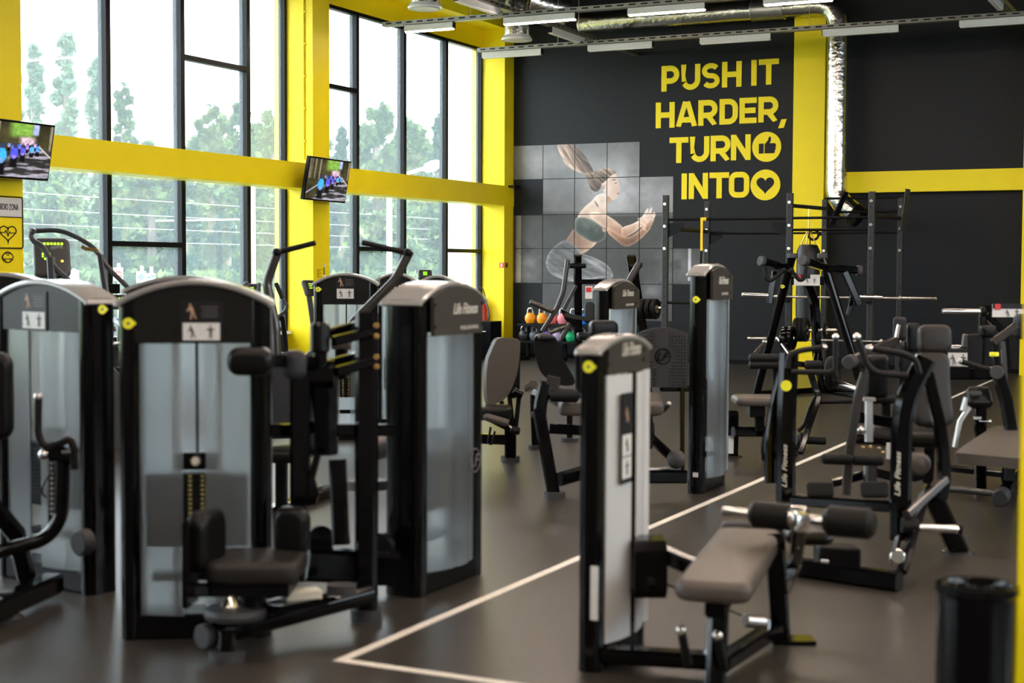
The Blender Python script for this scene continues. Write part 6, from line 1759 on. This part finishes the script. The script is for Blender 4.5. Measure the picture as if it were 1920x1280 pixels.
# suspension strap
q = up(1317, 405, yr1); q1 = up(1315, 470, yr1); q2 = up(1313, 515, yr1)
z1 = up(1360, 410.5, yr1)[2]
sx = q[0]
ts = thing('suspension_strap', 'yellow suspension strap with black grips hanging from the rig bar', 'strap', A(sx, yr1, z1))
MB().bar([A(sx, yr1-.022, z1+.02), A(sx, yr1-.022, q1[2])], .035, .006, up=EY).tube([A(sx-.02, yr1, z1), A(sx+.06, yr1, z1)], .026).obj('webbing', 'strap yellow', ts)
MB().bar([A(sx, yr1-.022, q1[2]), A(sx-.015, yr1-.022, q2[2])], .03, .012, up=EY).obj('lower_strap', 'black satin', ts)
MB().tube([A(sx-.06, yr1-.022, q2[2]-.12), A(sx-.015, yr1-.022, q2[2]), A(sx+.04, yr1-.022, q2[2]-.12), A(sx-.06, yr1-.022, q2[2]-.12)], .014).obj('grip', 'foam grip', ts)

# ------------------------------------------------------------------ kettlebells on their rack
Yk = 21.75
zs1, zs2 = up(1040, 607, Yk)[2], up(1040, 639, Yk)[2]
x0, x1 = up(979, 607, Yk)[0], up(1128, 607, Yk)[0]
kr = thing('kettlebell_rack', 'low dark two shelf rack against the back wall below the mural', 'rack', A((x0+x1)/2, Yk, 0))
for z in (zs1, zs2): MB().box(A((x0+x1)/2, Yk, z-.02), EX, EY, EZ, x1-x0, .36, .035).obj('shelf', 'black frame', kr)
for x in (x0+.03, (x0+x1)/2, x1-.03):
    MB().bar([A(x, Yk+.15, 0), A(x, Yk+.15, zs1-.03)], .06, .06, up=EX).obj('upright', 'black frame', kr)
    MB().bar([A(x, Yk-.20, .03), A(x, Yk+.18, .03)], .06, .05).obj('foot', 'black frame', kr)
    MB().bar([A(x, Yk-.16, .04), A(x, Yk-.16, zs2-.03)], .04, .04, up=EX).obj('front_upright', 'black frame', kr)
kb = {}
def kettlebell(x, z, col, r, lbl, bare=True):
    X = up(x, 600, Yk)[0]; base = A(X, Yk-.02, z)
    t = thing('kettlebell', lbl, 'kettlebell', base, 'kettlebells on the rack')
    MB().lathe(base, EZ, [(r*.55, 0), (r*.72, r*.08), (r*.97, r*.6), (r, r), (r*.9, r*1.42), (r*.6, r*1.78), (r*.3, r*1.9)], 24).obj('body', 'kettlebell '+col, t)
    hw = r*.52
    pts = [base+EX*-hw*1.05+EZ*r*1.55, base+EX*-hw*.95+EZ*r*2.35, base+EX*-hw*.6+EZ*r*2.68, base+EX*hw*.6+EZ*r*2.68, base+EX*hw*.95+EZ*r*2.35, base+EX*hw*1.05+EZ*r*1.55]
    MB().tube(pts, r*.17, r*.4, n=10).obj('handle', 'satin steel' if bare else 'kettlebell '+col, t)
R_ = .090
for x, c_, l in ((995.5, 'orange', 'orange kettlebell at the left end of the upper shelf'), (1017.5, 'orange', 'second orange kettlebell on the upper shelf, next to the first'),
    (1038, 'coral', 'dark pink kettlebell on the upper shelf, half hidden by the press lever'), (1056, 'pink', 'light pink kettlebell on the upper shelf'),
    (1076, 'blue', 'blue kettlebell on the upper shelf behind the press post'), (1097, 'blue', 'blue kettlebell further right on the upper shelf')):
    kettlebell(x, zs1, c_, R_ if x != 1038 else .082, l)
for x, c_, l in ((983, 'black', 'black kettlebell at the left end of the lower shelf'), (1003, 'slate', 'slate grey kettlebell beside the black one on the lower shelf'),
    (1026, 'purple', 'purple kettlebell on the lower shelf'), (1046, 'lilac', 'pale lilac kettlebell on the lower shelf'), (1071, 'green', 'green kettlebell on the lower shelf beside the press post'), (1093, 'green', 'green kettlebell further right on the lower shelf')):
    kettlebell(x, zs2, c_, .082, l)

# ------------------------------------------------------------------ cardio machines by the windows
d = 12.6
sc_ = thing('stair_climber', 'grey stair climber with long curved handrails and a lit console by the left windows', 'stair climber', V(150, 800, d)*A(1, 1, 0))
RP = [(62, 433), (100, 431), (120, 434), (150, 447), (176, 464), (187, 480), (205, 505), (262, 560), (330, 640)]
MB().tube(P(d+.25, *RP), .021, .15).obj('far_handrail', 'rail grey', sc_)
RP = [(62, 433), (57, 440), (61, 451), (80, 461), (90, 480), (105, 505), (150, 542), (215, 620)]
MB().tube(P(d-.25, *RP), .022, .15).obj('near_handrail', 'rail grey', sc_)
MB().tube([V(62, 433, d+.25), V(61, 434, d-.25)], .026).obj('cross_rail', 'rail grey', sc_)
MB().bar([V(95, 482, d-.25), V(100, 560, d-.25), V(102, 800, d-.25)], .06, .05, up=HF).obj('rail_post', 'rail grey', sc_)
MB().bar([V(188, 478, d+.25), V(200, 560, d+.25), V(203, 760, d+.25)], .05, .05, up=HF).obj('rail_post', 'rail grey', sc_)
MB().bar(P(d-.22, (97, 466), (116, 463)), .04, .03).obj('sensor_grip', 'satin steel', sc_)
MB().bar(P(d+.2, (184, 470), (160, 466), (154, 462)), .035, .03).obj('sensor_grip', 'brass', sc_)
un = unit(-HF*.85+EZ*.35+HR*.35); ux = unit(np.cross(EZ, un)); uy = np.cross(un, ux)
c = V(97, 484, d)
co = MB().pad(c, ux, uy, .30, .35, .08, .05).obj('console', 'console grey', sc_)
MB().box(c-uy*.0+un*.037, ux, uy, un, .22, .27, .004).obj('panel', 'print dark', co, smooth=0)
mb = MB()
for k in range(7): mb.box(c+un*.040+uy*.115+ux*(-.085+.028*k), ux, uy, un, .018, .018, .003)
mb.obj('lit_digits', 'screen green', co, smooth=0)
mb = MB()
for i in range(4):
    for j in range(4):
        if (i+j) % 3: mb.box(c+un*.040+uy*(.045-.022*j)+ux*(-.075+.018*i), ux, uy, un, .013, .016, .003)
mb.obj('lit_profile', 'screen green', co, smooth=0)
MB().box(c+un*.040+uy*-.04+ux*.08, ux, uy, un, .02, .018, .003).obj('lit_key', 'screen amber', co, smooth=0)
MB().bar([c-uy*.14-un*.03, V(98, 560, d), V(100, 620, d)], .10, .08, up=HF).obj('console_post', 'rail grey', sc_)
# steps running down to the floor on the right
fl = V(222, 1000, d)
for k in range(6):
    z = 1.02-.19*k
    q = V(222, 700, d)*A(1, 1, 0)+HR*(-.28+.13*k)+EZ*z
    MB().box(q, HR, HF, EZ, .30, .52, .03).obj('step', 'black satin', sc_); 
    MB().box(q+HR*.145+EZ*.018, HR, HF, EZ, .03, .52, .012).obj('step_glint', 'white plastic', sc_.children[-1])  # white strip drawn for the light reflected along the step edge
q = V(170, 800, d)*A(1, 1, 0)
for s in (-1, 1): MB().prism([q+HF*.29*s-HR*.5, q+HF*.29*s-HR*.5+EZ*1.15, q+HF*.29*s-HR*.1+EZ*1.10, q+HF*.29*s+HR*.75+EZ*.12, q+HF*.29*s+HR*.75], HF*.03*s).obj('side_cover', 'console grey', sc_, smooth=0)

def console(t, x, y, d, w, h, yaw, lit='screen green', back='console grey', tilt=.4):
    un = unit(-HF*math.cos(yaw)+HR*math.sin(yaw)+EZ*tilt); ux = unit(np.cross(EZ, un)); uy = np.cross(un, ux); c = V(x, y, d)
    co = MB().pad(c, ux, uy, w, h, .06, .03).obj('console', back, t)
    MB().box(c+un*.031, ux, uy, un, w*.84, h*.84, .004).obj('panel', 'print dark', co, smooth=0)
    mb = MB()
    for i in range(3):
        for j in range(3): mb.box(c+un*.034+ux*w*(-.12+.1*i)+uy*h*(.2-.13*j), ux, uy, un, w*.05, h*.05, .003)
    mb.obj('lit_keys', lit, co, smooth=0)
    MB().box(c+un*.034+ux*w*.3-uy*h*.25, ux, uy, un, w*.08, h*.05, .003).obj('stop_key', 'screen red', co, smooth=0)
    return c
d = 15.5
t = thing('treadmill', 'treadmill behind the left towers with a lit console and a small black screen', 'treadmill', FL(232, 780))
c = console(t, 229, 566, d, .26, .16, .3)
MB().box(V(213, 541, d), HR, HF, EZ, .13, .03, .10).obj('small_screen', 'black satin', t)
MB().bar([c-EZ*.05, V(225, 640, d), V(222, 740, d)*A(1, 1, 0)+EZ*.2], .06, .06, up=HF).obj('upright', 'rail grey', t)
MB().bar([V(215, 600, d-.2), V(232, 612, d-.4), V(250, 640, d-.9)], .05, .05, up=HF).obj('handrail', 'rail grey', t)
q = V(222, 740, d)*A(1, 1, 0)-HF*.7
MB().box(q+EZ*.10, HR, HF, EZ, .75, 1.7, .16).obj('deck', 'black satin', t); MB().box(q+EZ*.19, HR, HF, EZ, .50, 1.6, .02).obj('belt', 'rubber', t)
MB().bar([q+EZ*.1+HF*.5, V(222, 740, d)*A(1, 1, 0)+EZ*.3], .10, .08, up=EZ).obj('motor_cover', 'white plastic', t)
d = 14.6
t = thing('upright_bike', 'exercise bike with a lit console between the twist machine tower and the bent lever', 'exercise bike', FL(472, 800))
c = console(t, 471, 548, d, .19, .18, .35)
MB().bar([c-EZ*.06, V(480, 640, d), V(482, 740, d)*A(1, 1, 0)+EZ*.25], .06, .06, up=HF).obj('stem', 'rail grey', t)
MB().tube(P(d-.1, (462, 532), (472, 560), (478, 575)), .018).ball(V(462, 531, d-.1), .02).obj('handlebar', 'rail grey', t)
MB().tube(P(d-.1, (486, 530), (484, 560), (480, 575)), .018).obj('handlebar', 'rail grey', t)
q = V(474, 760, d)*A(1, 1, 0)
MB().pad(q+EZ*.35, HR, EZ, .46, .5, .14, .12).obj('flywheel_cover', 'console grey', t)
MB().bar([q+EZ*.05-HR*.36, q+EZ*.05+HR*.22], .08, .07).obj('base', 'black satin', t)
MB().bar([q-HR*.2+EZ*.3, q-HR*.3+EZ*.85], .05, .05, up=HF).obj('seat_post', 'satin steel', t); MB().pad(q-HR*.3+EZ*.9, HR, HF, .26, .2, .07, .06).obj('saddle', 'black vinyl', t)
d = 16.2
t = thing('elliptical_trainer', 'elliptical trainer with long swinging handles left of the middle yellow column', 'elliptical trainer', FL(530, 780))
MB().tube(P(d, (518, 532), (531, 562), (538, 572), (536, 582), (516, 598), (512, 700)), .020, .08).obj('swing_handle', 'rail grey', t)
MB().roll(V(517, 530, d), V(530, 560, d), .024).obj('handle_grip', 'foam grip', t)
MB().tube(P(d+.4, (505, 540), (514, 572), (512, 590), (508, 600), (505, 700)), .018, .08).obj('swing_handle', 'rail grey', t)
MB().bar([V(530, 595, d), V(535, 640, d), V(540, 740, d)*A(1, 1, 0)+EZ*.2], .05, .05, up=HF).obj('mast', 'black satin', t)
MB().bar(P(d, (515, 605), (532, 592)), .05, .04).obj('console_arm', 'black satin', t)
q = V(522, 760, d)*A(1, 1, 0)
MB().pad(q+EZ*.32, HR, EZ, .5, .5, .16, .14).obj('drive_cover', 'console grey', t)
for s in (-1, 1): MB().bar([q+EZ*.15+HF*.16*s-HF*.5, q+EZ*.28+HF*.16*s+HR*.0], .10, .06).obj('pedal_arm', 'black satin', t)
MB().bar([q+EZ*.04-HR*.25-HF*.4, q+EZ*.04+HR*.25-HF*.4], .08, .07).obj('base', 'black satin', t)
MB().bar([q+EZ*.04-HF*.5, q+EZ*.04+HF*.2], .08, .07).obj('base', 'black satin', t)
d = 15.6
d = 16.6
t = thing('upright_bike', 'exercise bike with a dark console in front of the middle yellow column', 'exercise bike', FL(590, 780))
c = console(t, 579, 540, d, .17, .19, 1.0)
MB().tube(P(d, (588, 533), (592, 560), (594, 600)), .018).obj('handlebar', 'rail grey', t)
MB().bar([c-EZ*.06, V(592, 640, d), V(594, 740, d)*A(1, 1, 0)+EZ*.2], .06, .06, up=HF).obj('stem', 'rail grey', t)
q = V(612, 745, d)*A(1, 1, 0)
MB().pad(q+EZ*.33, HR, EZ, .5, .5, .14, .12).obj('flywheel_cover', 'console grey', t); MB().bar([q+EZ*.05-HR*.4, q+EZ*.05+HR*.4], .08, .07).obj('base', 'black satin', t)

d = 16.4
t = thing('treadmill', 'treadmill console peeping over the two towers right of the bent press lever', 'treadmill', FL(797, 760))
c = console(t, 797, 516, d, .16, .12, .2)
MB().bar([c-EZ*.04, V(799, 640, d), V(800, 745, d)*A(1, 1, 0)+EZ*.2], .06, .06, up=HF).obj('upright', 'rail grey', t)
q = V(800, 745, d)*A(1, 1, 0)-HF*.7
MB().box(q+EZ*.10, HR, HF, EZ, .75, 1.7, .16).obj('deck', 'black satin', t); MB().box(q+EZ*.19, HR, HF, EZ, .50, 1.6, .02).obj('belt', 'rubber', t)
